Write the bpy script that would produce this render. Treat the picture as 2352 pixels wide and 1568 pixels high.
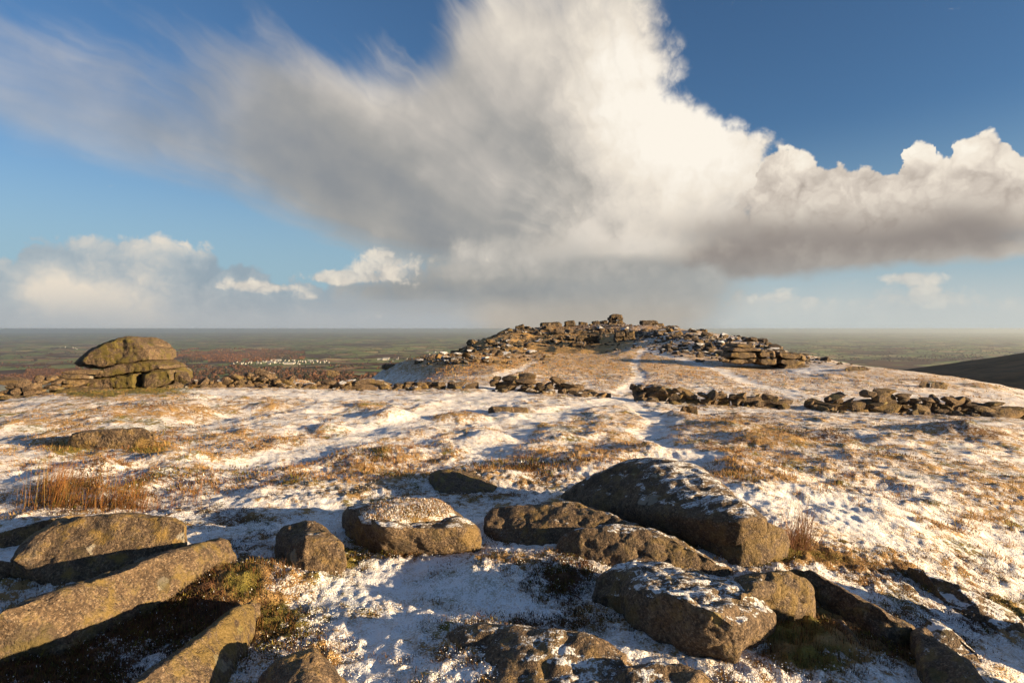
import bpy, bmesh, math, random
import numpy as np
from mathutils import Vector, Matrix, Euler


for o in list(bpy.data.objects): bpy.data.objects.remove(o)
scene = bpy.context.scene
COL = scene.collection

# ------------------------------------------------------------------ camera
# photograph measured on a 2352 x 1568 grid; FP = focal length in those pixels
FP, CU, V0 = 1306.7, 1176.0, 755.0
cam_data = bpy.data.cameras.new('camera')
cam_data.lens, cam_data.sensor_width = 20.0, 36.0
cam_data.shift_y = -(784.0 - V0) / 2352.0
cam_data.clip_start, cam_data.clip_end = 0.05, 200000.0
camera = bpy.data.objects.new('camera', cam_data)
COL.objects.link(camera)
camera.rotation_euler = (math.pi / 2, 0, 0)
camera.location = (0, 0, 0)
scene.camera = camera

# ------------------------------------------------------------------ exposure
EXPO = 1.6
vs = scene.view_settings
vs.view_transform, vs.look, vs.gamma, vs.exposure = 'Standard', 'None', 1.0, EXPO
vs.use_curve_mapping = False
scene.cycles.use_adaptive_sampling = True
scene.cycles.adaptive_threshold = 0.02
scene.cycles.adaptive_min_samples = 16
scene.cycles.max_bounces = 5
scene.cycles.diffuse_bounces = 2
scene.cycles.glossy_bounces = 2
scene.cycles.transparent_max_bounces = 6
scene.cycles.volume_bounces = 1
scene.cycles.use_denoising = True
scene.cycles.caustics_reflective = scene.cycles.caustics_refractive = False

# ------------------------------------------------------------------ sun
SUN_AZ, SUN_EL = 114.0, 9.5        # degrees clockwise from the view direction (+Y), above the horizon
sun_dir = Vector((math.sin(math.radians(SUN_AZ)) * math.cos(math.radians(SUN_EL)),
                  math.cos(math.radians(SUN_AZ)) * math.cos(math.radians(SUN_EL)),
                  math.sin(math.radians(SUN_EL))))
sl = bpy.data.lights.new('sun', 'SUN')
sl.energy, sl.angle, sl.color = 5.0, math.radians(0.5), (1.0, 0.73, 0.42)
sun = bpy.data.objects.new('sun', sl)
COL.objects.link(sun)
sun.rotation_euler = sun_dir.to_track_quat('Z', 'Y').to_euler()

# ------------------------------------------------------------------ sky: Nishita plus procedural clouds by sky direction
world = bpy.data.worlds.new('World')
scene.world = world
world.use_nodes = True
world.cycles.sampling_method = 'NONE'
SKY_STRENGTH = 0.06


class NT:
    """small expression helper for node trees: values are sockets or floats"""
    def __init__(s, tree): s.t, s.n = tree, tree.nodes
    def put(s, sock, v):
        if isinstance(v, bpy.types.NodeSocket): s.t.links.new(v, sock)
        else: sock.default_value = v
    def m(s, op, a, b=None, c=None, clamp=False):
        k = s.n.new('ShaderNodeMath'); k.operation = op; k.use_clamp = clamp
        for i, v in enumerate((a, b, c)):
            if v is not None: s.put(k.inputs[i], v)
        return k.outputs[0]
    def add(s, a, b): return s.m('ADD', a, b)
    def sub(s, a, b): return s.m('SUBTRACT', a, b)
    def mul(s, a, b): return s.m('MULTIPLY', a, b)
    def mad(s, a, b, c): return s.m('MULTIPLY_ADD', a, b, c)
    def mx(s, a, b): return s.m('MAXIMUM', a, b)
    def mn(s, a, b): return s.m('MINIMUM', a, b)
    def sat(s, a): return s.m('ADD', a, 0.0, clamp=True)
    def vec(s, x, y, z=0.0):
        k = s.n.new('ShaderNodeCombineXYZ')
        for i, v in enumerate((x, y, z)): s.put(k.inputs[i], v)
        return k.outputs[0]
    def vm(s, op, a, b=None, scale=None):
        k = s.n.new('ShaderNodeVectorMath'); k.operation = op
        s.put(k.inputs[0], a)
        if b is not None: s.put(k.inputs[1], b)
        if scale is not None: s.put(k.inputs['Scale'], scale)
        return k.outputs[0]
    def sep(s, v):
        k = s.n.new('ShaderNodeSeparateXYZ'); s.put(k.inputs[0], v)
        return k.outputs[0], k.outputs[1], k.outputs[2]
    def ss(s, x, a, b, lo=0.0, hi=1.0, kind='SMOOTHSTEP'):
        k = s.n.new('ShaderNodeMapRange'); k.interpolation_type = kind
        s.put(k.inputs[0], x)
        for i, v in zip((1, 2, 3, 4), (a, b, lo, hi)): s.put(k.inputs[i], v)
        return k.outputs[0]
    def noise(s, vec, scale=1.0, detail=4.0, rough=0.5, dist=0.0, kind='FBM', dims='2D', color=False):
        k = s.n.new('ShaderNodeTexNoise'); k.noise_dimensions = dims; k.noise_type = kind
        if vec is not None: s.put(k.inputs['Vector'], vec)
        s.put(k.inputs['Scale'], scale); k.inputs['Detail'].default_value = detail
        k.inputs['Roughness'].default_value = rough; k.inputs['Distortion'].default_value = dist
        return k.outputs['Color' if color else 'Fac']
    def voro(s, vec, scale=1.0, detail=0.0, rough=0.5, feature='F1', rand=1.0, out='Distance', dims='2D'):
        k = s.n.new('ShaderNodeTexVoronoi'); k.feature = feature; k.voronoi_dimensions = dims
        if vec is not None: s.put(k.inputs['Vector'], vec)
        s.put(k.inputs['Scale'], scale); k.inputs['Randomness'].default_value = rand
        if 'Detail' in k.inputs and feature != 'DISTANCE_TO_EDGE':
            k.inputs['Detail'].default_value = detail; k.inputs['Roughness'].default_value = rough
        return k.outputs[out]
    def mixc(s, f, a, b, blend='MIX'):
        k = s.n.new('ShaderNodeMix'); k.data_type = 'RGBA'; k.blend_type = blend; k.clamp_factor = True
        s.put(k.inputs[0], f)
        for i, v in ((6, a), (7, b)):
            s.put(k.inputs[i], v if isinstance(v, bpy.types.NodeSocket) else (*v[:3], 1.0))
        return k.outputs[2]
    def curve(s, x, x0, x1, pts, y0, y1):
        """1-D function of x through pts, by a float curve"""
        t = s.ss(x, x0, x1, kind='LINEAR')
        k = s.n.new('ShaderNodeFloatCurve')
        c = k.mapping.curves[0]
        P = [((a - x0) / (x1 - x0), (b - y0) / (y1 - y0)) for a, b in sorted(pts)]
        while len(c.points) < len(P): c.points.new(0.5, 0.5)
        for q, p in zip(c.points, P):
            q.location = p; q.handle_type = 'AUTO_CLAMPED'
        k.mapping.update()
        s.put(k.inputs['Value'], t)
        return s.mad(k.outputs[0], y1 - y0, y0)
    def ramp(s, x, stops, interp='LINEAR'):
        k = s.n.new('ShaderNodeValToRGB'); r = k.color_ramp; r.interpolation = interp
        while len(r.elements) < len(stops): r.elements.new(0.5)
        for e, (p, c) in zip(r.elements, stops):
            e.position = p; e.color = (*c[:3], 1.0)
        s.put(k.inputs[0], x)
        return k.outputs[0]


def lin(r, g, b):
    f = lambda c: (c / 255 / 12.92) if c / 255 <= 0.04045 else ((c / 255 + 0.055) / 1.055) ** 2.4
    return f(r), f(g), f(b)


def azel(u, v):
    x, z = (u - CU) / FP, (V0 - v) / FP
    return math.degrees(math.atan(x)), math.degrees(math.atan2(z, math.hypot(1, x)))


def build_sky():
    wt = world.node_tree
    wt.nodes.clear()
    T = NT(wt)
    out = T.n.new('ShaderNodeOutputWorld')
    bg = T.n.new('ShaderNodeBackground'); bg.inputs['Strength'].default_value = SKY_STRENGTH
    wt.links.new(bg.outputs[0], out.inputs[0])
    sky = T.n.new('ShaderNodeTexSky'); sky.sky_type = 'NISHITA'; sky.sun_disc = False
    sky.sun_elevation, sky.sun_rotation = math.radians(SUN_EL), math.radians(SUN_AZ)
    sky.altitude, sky.air_density, sky.dust_density, sky.ozone_density = 450, 1.0, 0.6, 2.2
    tc = T.n.new('ShaderNodeTexCoord')
    d = T.vm('NORMALIZE', tc.outputs['Generated'])
    x, y, z = T.sep(d)
    R2D = 180 / math.pi
    az = T.mul(T.m('ARCTAN2', x, y), R2D)
    el = T.mul(T.m('ARCSINE', z), R2D)
    p0 = T.vec(az, el)

    mp = T.n.new('ShaderNodeMapping'); T.put(mp.inputs['Vector'], p0)
    pp = mp.outputs[0]

    def fld(blobs, base=0.0):
        acc = base
        for (u, v, ru, rv, rot, amp) in blobs:
            a, e = azel(u, v)
            ca = math.cos(math.radians(a)); ce = math.cos(math.radians(e))
            g = T.n.new('ShaderNodeTexGradient'); g.gradient_type = 'SPHERICAL'
            tm = g.texture_mapping
            tm.vector_type = 'TEXTURE'
            tm.translation = (a, e, 0)
            tm.rotation = (0, 0, math.radians(rot))
            tm.scale = (R2D * ru / FP * ca * ca, R2D * rv / FP * ca * ce * ce, 1)
            T.put(g.inputs[0], pp)
            acc = T.mad(g.outputs['Fac'], amp, acc)
        return acc

    def crv_az(p_az, pts):
        q = [azel(u, v) for u, v in pts]
        es = [e for _, e in q]
        return T.curve(p_az, -48.0, 48.0, q, min(es) - 1, max(es) + 1)

    # --- shared noises
    n_big = T.noise(p0, 0.085, 3.0, 0.5)                         # 12 degree features
    n_mid = T.noise(T.vec(T.add(az, 61.0), el), 0.30, 4.0, 0.5)
    n_fine = T.noise(T.vec(T.add(az, 33.0), el), 1.1, 3.0, 0.55)
    puff = T.voro(T.vec(T.mad(n_mid, 3.0, az), T.mad(n_fine, 1.2, el), 1.0), 0.42, 3.0, 0.55)   # 0 in the heart of a puff
    bill = T.sub(0.55, puff)                                      # + in the heart of a billow
    wz = T.mad(T.sub(n_mid, 0.5), 2.6, az)
    we = T.mad(T.sub(n_big, 0.5), 4.0, el)
    pw = T.vec(wz, we)
    nb = T.sub(n_big, 0.5); nm = T.sub(n_mid, 0.5); nf = T.sub(n_fine, 0.5)

    K = 1.0 / (2 ** EXPO) / SKY_STRENGTH
    def C(r, g, b):
        return tuple(c * K for c in lin(r, g, b))

    base = T.mixc(1.0, sky.outputs[0], (0.48, 0.62, 0.76), 'MULTIPLY')
    col = base
    # pale air towards the horizon
    hz = T.ss(el, 19.0, 2.0, 0.0, 0.90)
    col = T.mixc(hz, col, C(154, 182, 196))

    # --- far low cloud bank on the left, filled down to the horizon
    topL = crv_az(T.mad(nm, 2.0, az), [(-300, 600), (-60, 590), (40, 580), (75, 528), (130, 532), (200, 530), (262, 520), (300, 516), (350, 532), (400, 534), (435, 552),
                        (485, 556), (500, 578), (520, 603), (545, 588), (575, 592), (600, 612), (640, 628), (700, 634), (760, 630), (850, 604), (920, 590), (1000, 600), (1500, 690), (1700, 668), (1850, 664), (1960, 676), (2030, 650), (2100, 632), (2170, 640), (2250, 668), (2352, 672), (2600, 640)])
    dL = T.sub(T.add(topL, T.add(T.mul(bill, 1.3), T.mul(nm, 1.2))), el)
    mL = T.mul(T.ss(dL, -0.1, 0.85), T.ss(dL, 0.0, 5.0, 0.82, 1.0))
    bL = fld([(130, 665, 130, 85, 0, 0.75), (270, 725, 200, 90, -20, 0.7), (330, 690, 160, 110, -35, .35), (25, 690, 90, 45, 0, 0.4), (300, 545, 260, 60, 0, 0.45),
                  (270, 523, 60, 26, 0, .8), (430, 565, 120, 34, -4, 0.35), (560, 620, 150, 60, -10, -0.35), (700, 700, 300, 60, 0, -0.22), (480, 700, 220, 60, 0, -0.1), (1780, 690, 180, 40, 0, .25), (2110, 660, 130, 50, 0, .55), (2270, 700, 140, 40, 0, .3), (1900, 700, 120, 30, 0, .25)], 0.38)
    bL = T.add(bL, T.add(T.mul(bill, 0.35), T.mul(nm, 0.45)))
    cL = T.ramp(T.sat(bL), [(0.0, C(150, 162, 172)), (0.35, C(178, 184, 187)), (0.65, C(208, 204, 196)), (1.0, C(240, 226, 206))])
    col = T.mixc(T.mul(mL, 0.94), col, cL)

    # --- anvil: wisps that fan out from the storm's base towards the upper left
    ca, ce = azel(1560, 690)
    dx, dy = T.sub(wz, ca), T.sub(we, ce)
    th = T.m('ARCTAN2', dy, T.mul(dx, -1.0))                     # angle above the leftward direction
    rr = T.m('SQRT', T.add(T.mul(dx, dx), T.mul(dy, dy)))
    streak = T.noise(T.vec(T.mul(th, 7.0), T.mul(rr, 0.055), 2.0), 1.0, 5.0, 0.55)
    streak2 = T.noise(T.vec(T.mul(th, 24.0), T.mul(rr, 0.05)), 1.0, 3.0, 0.55)
    st = T.add(T.mul(T.sub(streak, 0.5), 1.6), T.mul(T.sub(streak2, 0.5), 0.75))
    aD = fld([(1080, 330, 640, 340, -18, 1.6), (1330, 160, 420, 420, -40, 1.5), (760, 390, 640, 230, -20, 1.0), (400, 330, 800, 200, -15, 0.80), (0, 225, 640, 190, -14, 0.58), (1120, 60, 180, 240, 10, .40),
              (1000, 520, 440, 170, -24, 1.0), (1240, 480, 460, 260, 0, 1.5), (300, 370, 460, 70, -14, .36), (760, 520, 360, 44, -14, 0.25), (480, 110, 420, 120, -30, 0.25), (640, 190, 420, 130, -30, .30), (860, 20, 330, 190, -15, -0.85)], -0.24)
    wisp = T.ss(aD, 1.3, 0.0, 0.12, 1.0)
    aM = T.ss(T.add(aD, T.mul(st, wisp)), 0.0, 1.15)
    edge = crv_az(T.mad(nm, 1.2, az), [(-400, 240), (0, 345), (250, 400), (480, 448), (640, 505), (780, 565), (860, 592), (1000, 640), (2600, 900)])
    aM = T.mul(aM, T.ss(T.add(T.sub(el, edge), T.mul(st, 2.2)), -1.0, 3.4))
    aM = T.mul(aM, T.ss(az, 16.0, 11.5))
    aB = fld([(760, 400, 520, 230, -22, -0.55), (930, 500, 380, 170, -24, -0.32), (1130, 300, 340, 190, -30, -0.22), (1300, 330, 170, 150, 0, -0.12), (1180, 560, 360, 130, 0, -0.30),
                  (1230, 120, 330, 190, -50, 0.30), (850, 210, 320, 110, -25, 0.16), (880, 490, 150, 80, -50, 0.34), (960, 400, 90, 45, 0, 0.22), (1050, 430, 140, 60, -20, 0.15), (1060, 240, 260, 60, -30, .12)], 0.60)
    aB = T.add(aB, T.add(T.mul(st, 0.17), T.add(T.mul(nb, 0.50), T.mul(nm, 0.34))))
    cA = T.ramp(T.sat(aB), [(0.0, C(144, 146, 148)), (0.3, C(164, 162, 158)), (0.6, C(192, 186, 178)), (0.85, C(224, 215, 202)), (1.0, C(240, 230, 214))])
    col = T.mixc(T.mul(aM, T.ss(wz, -44.0, -14.0, 0.62, 0.96)), col, cA)

    # --- bright tower: sharp right edge, lit from the right
    ed = [(1600, -300), (1570, -120), (1540, -40), (1545, 20), (1560, 55), (1590, 110), (1600, 160), (1585, 195), (1615, 225), (1690, 262), (1745, 290), (1795, 305), (1812, 335), (1800, 420), (1760, 500)]
    pe = [azel(u, v) for u, v in ed]
    rt = T.curve(T.mad(nm, 1.6, el), 0.0, 45.0, [(e, a) for a, e in pe], 0.0, 40.0)
    tdist = T.sub(T.add(rt, T.add(T.mul(bill, 1.6), T.add(T.mul(nm, 2.4), T.mul(nf, 1.3)))), az)
    tM = T.ss(tdist, -0.2, T.ss(el, 10.0, 24.0, 0.9, 3.6, 'LINEAR'))
    tM = T.mul(tM, T.ss(T.add(az, T.mul(st, 5.0)), -2.0, 10.5))
    tM = T.mul(tM, T.ss(T.add(el, T.mul(nm, 2.0)), 6.0, 10.0))
    topgap = T.ss(fld([(1235, -10, 110, 130, 25, 1.0)]), 0.05, 0.5, 1.0, 0.25)
    tM = T.mul(tM, topgap)
    tB = fld([(1520, 330, 330, 260, -30, 0.75), (1420, 120, 210, 260, -18, 0.42), (1640, 330, 200, 120, -20, 0.35), (1350, 430, 130, 120, 0, -0.25), (1250, 330, 140, 170, 0, -0.30)], 0.40)
    tB = T.add(tB, T.add(T.mul(bill, 0.20), T.add(T.mul(nm, 0.45), T.mul(st, 0.06))))
    cT = T.ramp(T.sat(tB), [(0.0, C(168, 164, 158)), (0.4, C(214, 206, 195)), (0.7, C(238, 228, 213)), (1.0, C(253, 245, 232))])
    col = T.mixc(tM, col, cT)

    botR = crv_az(T.mad(nm, 1.5, az), [(0, 800), (1050, 800), (1400, 760), (1560, 705), (1640, 665), (1700, 652), (1800, 645), (1900, 632), (2100, 616), (2352, 600), (2700, 590)])
    # --- heads of the right-hand cumulus, then its shaded body
    topH = crv_az(T.mad(nf, 1.2, az), [(1600, 520), (1690, 445), (1735, 405), (1750, 360), (1790, 330), (1835, 332), (1870, 350), (1890, 366), (1925, 358), (1960, 372), (1985, 362), (2020, 378), (2055, 386), (2076, 350),
                        (2095, 322), (2125, 313), (2150, 330), (2172, 350), (2190, 315), (2225, 300), (2265, 290), (2300, 306), (2352, 345), (2500, 380), (2700, 300)])
    dH = T.sub(T.add(topH, T.add(T.mul(bill, 0.75), T.mul(nf, 0.55))), el)
    mH = T.mul(T.mul(T.ss(dH, 0.05, 0.42), T.ss(az, 19.5, 24.0)), T.ss(T.sub(el, botR), 1.0, 3.0))
    hB = fld([(2230, 350, 190, 90, -20, 0.4), (1830, 365, 120, 60, 0, 0.35), (2110, 350, 70, 60, 0, 0.3), (1990, 385, 140, 40, 0, 0.2)], 0.64)
    hB = T.add(hB, T.add(T.mul(bill, 0.55), T.add(T.mul(nm, 0.35), T.mul(T.ss(dH, 0.0, 2.5), -0.12))))
    cH = T.ramp(T.sat(hB), [(0.0, C(176, 165, 155)), (0.4, C(214, 203, 190)), (0.7, C(240, 229, 213)), (1.0, C(253, 245, 230))])
    col = T.mixc(mH, col, cH)

    # --- lower right strip of sky with far cumulus and rain haze
    topR = crv_az(T.mad(nm, 3.5, az), [(800, 720), (950, 640), (1060, 560), (1200, 500), (1330, 470), (1450, 470), (1540, 470), (1620, 455), (1740, 440), (1850, 436), (2050, 432), (2200, 415), (2300, 425), (2352, 440), (2700, 450)])
    dRt = T.sub(T.add(topR, T.add(T.mul(bill, 0.9), T.mul(nm, 2.6))), el)
    dRb = T.sub(el, T.add(botR, T.mul(nm, 1.2)))
    mR = T.mul(T.ss(dRt, -0.3, T.ss(az, 4.0, 24.0, 5.5, 4.2, 'LINEAR')), T.ss(dRb, -0.25, 0.9))
    mR = T.mul(mR, T.ss(T.add(az, T.mul(nm, 3.0)), -7.0, 4.0))
    rB = fld([(2330, 480, 380, 80, 8, -0.34), (2000, 560, 520, 90, 4, -0.20), (1700, 510, 320, 100, 0, -0.22), (1620, 480, 180, 70, 10, -0.12), (1690, 625, 300, 60, -6, -0.30), (2100, 595, 420, 36, 4, -0.06),
              (1980, 440, 340, 80, 4, 0.22), (1340, 540, 300, 120, 0, 0.42), (1220, 490, 180, 44, 0, .24), (1180, 620, 180, 90, 0, 0.12), (1450, 570, 180, 90, 0, 0.16), (2330, 580, 260, 44, 6, 0.14), (1560, 590, 130, 60, 0, 0.10), (1790, 490, 80, 38, 0, .14), (2200, 420, 240, 44, 4, .14)], 0.52)
    rB = T.add(rB, T.add(T.mul(bill, 0.08), T.add(T.mul(nm, 0.36), T.mul(nb, 0.30))))
    cR = T.ramp(T.sat(rB), [(0.0, C(126, 119, 116)), (0.3, C(154, 146, 140)), (0.55, C(186, 178, 168)), (0.8, C(218, 209, 196)), (1.0, C(238, 228, 214))])
    col = T.mixc(mR, col, cR)

    # --- grey storm base and rain shafts in the middle
    mD = fld([(1230, 640, 440, 150, 0, 1.9), (1000, 690, 480, 90, 0, 1.1), (1400, 690, 380, 110, 0, 2.2), (1100, 570, 130, 90, 0, 0.7), (1560, 680, 220, 120, 0, 1.0), (830, 660, 200, 34, -4, .5)], -0.28)
    mM = T.ss(T.add(mD, T.add(T.mul(nm, 0.9), T.mul(bill, 0.35))), -0.05, 1.2)
    rain = T.mul(T.ss(T.mad(nm, 1.0, az), azel(1010, 720)[0], azel(1150, 720)[0]), T.ss(T.mad(nm, 1.0, az), azel(1770, 720)[0], azel(1540, 720)[0]))
    rain = T.mul(rain, T.ss(T.mad(nm, 2.0, el), 7.5, 1.5))
    mM = T.mx(mM, T.mul(rain, 0.93))
    mB = fld([(1070, 580, 90, 110, 0, 0.42), (1180, 600, 140, 80, 0, 0.28), (1320, 570, 260, 80, 0, .30), (1150, 672, 300, 40, 0, -0.25), (880, 690, 260, 34, 0, -0.1), (1130, 735, 130, 60, 0, 0.38), (1400, 735, 420, 60, 0, 0.12), (1640, 730, 120, 60, 0, .05),
                  (1500, 620, 180, 70, 0, 0.10), (870, 600, 120, 40, 0, .25)], 0.34)
    mB = T.add(mB, T.add(T.mul(bill, 0.16), T.mul(nm, 0.26)))
    warm = T.mul(rain, T.ss(el, 5.0, 0.0))
    cM = T.ramp(T.sat(mB), [(0.0, C(140, 145, 148)), (0.35, C(162, 162, 159)), (0.65, C(188, 184, 177)), (1.0, C(216, 210, 200))])
    cM = T.mixc(T.mul(warm, 0.75), cM, C(184, 174, 160))
    col = T.mixc(mM, col, cM)

    # --- small low cumulus puffs: lit tops
    sD = fld([(930, 650, 110, 30, 0, .7), (760, 640, 90, 22, 0, .8), (560, 655, 150, 26, 0, .8), (650, 662, 130, 22, 0, 0.7), (715, 684, 60, 16, 0, .8), (800, 632, 120, 34, 4, 1.1), (890, 600, 130, 48, 0, 1.2), (850, 640, 60, 16, 0, .6), (1068, 570, 70, 90, 0, .35), (1130, 610, 120, 50, 0, .3), (1830, 672, 120, 26, 0, .5), (2180, 690, 160, 40, 0, .6), (2060, 690, 90, 26, 0, .4), (760, 718, 60, 14, 0, .6), (870, 727, 80, 9, 0, .6),
                  (1740, 685, 70, 22, 0, 0.7), (1800, 688, 40, 20, 0, 0.8), (1880, 695, 80, 22, 0, 0.85), (1985, 708, 40, 16, 0, 0.7), (2090, 638, 110, 26, 0, 0.9), (2120, 665, 130, 50, -8, 0.8), (2270, 700, 90, 26, 0, 0.75), (1900, 650, 200, 16, 4, .4), (60, 494, 36, 9, 0, .5)], -0.22)
    sM = T.ss(T.add(sD, T.add(T.mul(bill, 0.6), T.mul(nm, 0.5))), 0.0, 0.60)
    sB = T.sat(T.add(T.mul(bill, 0.7), T.add(0.62, T.mul(nf, 0.5))))
    cS = T.ramp(sB, [(0.0, C(186, 182, 176)), (0.5, C(224, 215, 201)), (1.0, C(247, 236, 216))])
    col = T.mixc(T.mul(sM, 0.85), col, cS)
    # a dim shadowed bank low in the left centre
    kD = fld([(900, 700, 260, 26, 0, 0.9), (760, 675, 80, 18, 0, .5), (800, 704, 130, 18, 0, .4)], -0.15)
    kM = T.ss(T.add(kD, T.mul(bill, 0.35)), 0.0, 0.5)
    col = T.mixc(T.mul(kM, 0.6), col, C(158, 165, 170))

    # --- thin veil of rain haze along the whole horizon
    veil = T.mul(T.ss(el, T.ss(az, -10.0, 20.0, 4.5, 7.5, 'LINEAR'), 0.2), T.ss(T.add(nb, T.mul(nm, .4)), -0.5, 0.3, 0.7, 0.97))
    cV = T.mixc(T.ss(az, -12.0, 22.0), C(178, 182, 184), C(198, 203, 200))
    col = T.mixc(T.mul(veil, T.sub(1.0, T.mul(rain, 0.9))), col, cV)

    # --- beyond the frame: broken cloud of the same kind
    off = T.mx(T.ss(T.m('ABSOLUTE', az), 44.0, 62.0), T.ss(el, 33.0, 46.0))
    oc = T.noise(T.vm('MULTIPLY', d, (2.2, 2.2, 4.0)), 1.0, 5.0, 0.55)
    om = T.mul(off, T.ss(oc, 0.54, 0.70))
    col = T.mixc(T.mul(om, 0.85), col, C(200, 194, 186))
    # below the horizon
    col = T.mixc(T.ss(el, -0.2, -1.5), col, C(120, 125, 125))
    wt.links.new(col, bg.inputs['Color'])


build_sky()

# ================================================================== helpers: noise, meshes
rng = np.random.default_rng(11)
random.seed(5)


def _hash(ix, iy, iz):
    h = (ix.astype(np.int64) * 374761393 + iy.astype(np.int64) * 668265263 + iz.astype(np.int64) * 2147483647) & 0xffffffff
    h = ((h ^ (h >> 13)) * 1274126177) & 0xffffffff
    h = ((h ^ (h >> 16)) * 2246822519) & 0xffffffff
    return (h ^ (h >> 15)) & 0xffffffff


_G = np.array([(1, 1, 0), (-1, 1, 0), (1, -1, 0), (-1, -1, 0), (1, 0, 1), (-1, 0, 1), (1, 0, -1), (-1, 0, -1),
               (0, 1, 1), (0, -1, 1), (0, 1, -1), (0, -1, -1), (1, 1, 0), (-1, 1, 0), (0, -1, 1), (0, -1, -1)], float)


_G2 = np.array([(1, 0), (-1, 0), (0, 1), (0, -1), (.8, .8), (-.8, .8), (.8, -.8), (-.8, -.8)]).astype(np.float32) * 1.25


def noise2(x, y, seed):
    xi, yi = np.floor(x), np.floor(y)
    fx, fy = (x - xi).astype(np.float32), (y - yi).astype(np.float32)
    ux, uy = (t * t * t * (t * (t * 6 - 15) + 10) for t in (fx, fy))
    ix, iy = xi.astype(np.int32).astype(np.uint32), yi.astype(np.int32).astype(np.uint32)
    s0 = np.uint32(int(seed * 1000) * 7919 % 4294967291)
    acc = 0
    for dx in (0, 1):
        for dy in (0, 1):
            h = (ix + np.uint32(dx)) * np.uint32(374761393) + (iy + np.uint32(dy)) * np.uint32(668265263) + s0
            h = (h ^ (h >> np.uint32(13))) * np.uint32(1274126177)
            h = (h ^ (h >> np.uint32(16))) & np.uint32(7)
            g = _G2[h]
            acc = acc + (ux if dx else 1 - ux) * (uy if dy else 1 - uy) * (g[..., 0] * (fx - dx) + g[..., 1] * (fy - dy))
    return acc.astype(float)


def noise3(x, y, z):
    """gradient noise, about -1..1; a plain number for z picks a flat slice"""
    if np.ndim(z) == 0: return noise2(*np.broadcast_arrays(np.asarray(x, float), np.asarray(y, float)), float(z))
    x, y, z = np.broadcast_arrays(np.asarray(x, float), np.asarray(y, float), np.asarray(z, float))
    xi, yi, zi = np.floor(x), np.floor(y), np.floor(z)
    fx, fy, fz = x - xi, y - yi, z - zi
    ux, uy, uz = (t * t * t * (t * (t * 6 - 15) + 10) for t in (fx, fy, fz))
    acc = 0
    for dx in (0, 1):
        wx = ux if dx else 1 - ux
        for dy in (0, 1):
            wy = uy if dy else 1 - uy
            for dz in (0, 1):
                wz_ = uz if dz else 1 - uz
                g = _G[_hash(xi + dx, yi + dy, zi + dz) & 15]
                acc = acc + wx * wy * wz_ * (g[..., 0] * (fx - dx) + g[..., 1] * (fy - dy) + g[..., 2] * (fz - dz))
    return acc


def fbm(x, y, z=0.0, octs=4, rough=0.5):
    a, s, f = 1.0, 0.0, 1.0
    for k in range(octs):
        s = s + a * noise3(np.asarray(x) * f + 17.3 * k, np.asarray(y) * f - 9.1 * k, np.asarray(z) * f + 5.7 * k)
        a *= rough; f *= 2.03
    return s


def sstep(x, a, b):
    t = np.clip((x - a) / (b - a), 0, 1)
    return t * t * (3 - 2 * t)


def mesh_np(name, verts, faces, smooth=True):
    """faces: (n,3) or (n,4) int array"""
    me = bpy.data.meshes.new(name)
    verts = np.ascontiguousarray(verts, dtype=np.float32)
    faces = np.ascontiguousarray(faces, dtype=np.int32)
    n, k = faces.shape
    me.vertices.add(len(verts)); me.vertices.foreach_set('co', verts.ravel())
    me.loops.add(n * k); me.loops.foreach_set('vertex_index', faces.ravel())
    me.polygons.add(n)
    me.polygons.foreach_set('loop_start', np.arange(0, n * k, k, dtype=np.int32))
    me.polygons.foreach_set('loop_total', np.full(n, k, dtype=np.int32))
    me.polygons.foreach_set('use_smooth', np.full(n, smooth, dtype=bool))
    me.update(calc_edges=True)
    return me


def attr(me, name, data):
    data = np.asarray(data, dtype=np.float32)
    if data.ndim == 1:
        a = me.attributes.new(name, 'FLOAT', 'POINT'); a.data.foreach_set('value', data)
    else:
        a = me.attributes.new(name, 'FLOAT_COLOR', 'POINT')
        a.data.foreach_set('color', np.concatenate([data, np.ones((len(data), 1), np.float32)], 1).ravel())


def put(name, data, mat=None, parent=None, loc=(0, 0, 0), rot=(0, 0, 0), scale=(1, 1, 1), kind=None):
    o = bpy.data.objects.new(name, data)
    COL.objects.link(o)
    if mat is not None and data is not None and not data.materials: data.materials.append(mat)
    o.location, o.rotation_euler, o.scale = loc, rot, scale
    if parent is not None: o.parent = parent
    if kind: o['kind'] = kind
    return o


def tag(o, label, cat, group=None):
    o['label'] = label; o['category'] = cat
    if group: o['group'] = group
    return o


# ================================================================== the lie of the land
def ray(u, v, d):
    """the point at depth d (metres along +Y) seen at photo position u, v"""
    return np.array([(u - CU) / FP * d, d, (V0 - v) / FP * d])


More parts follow.
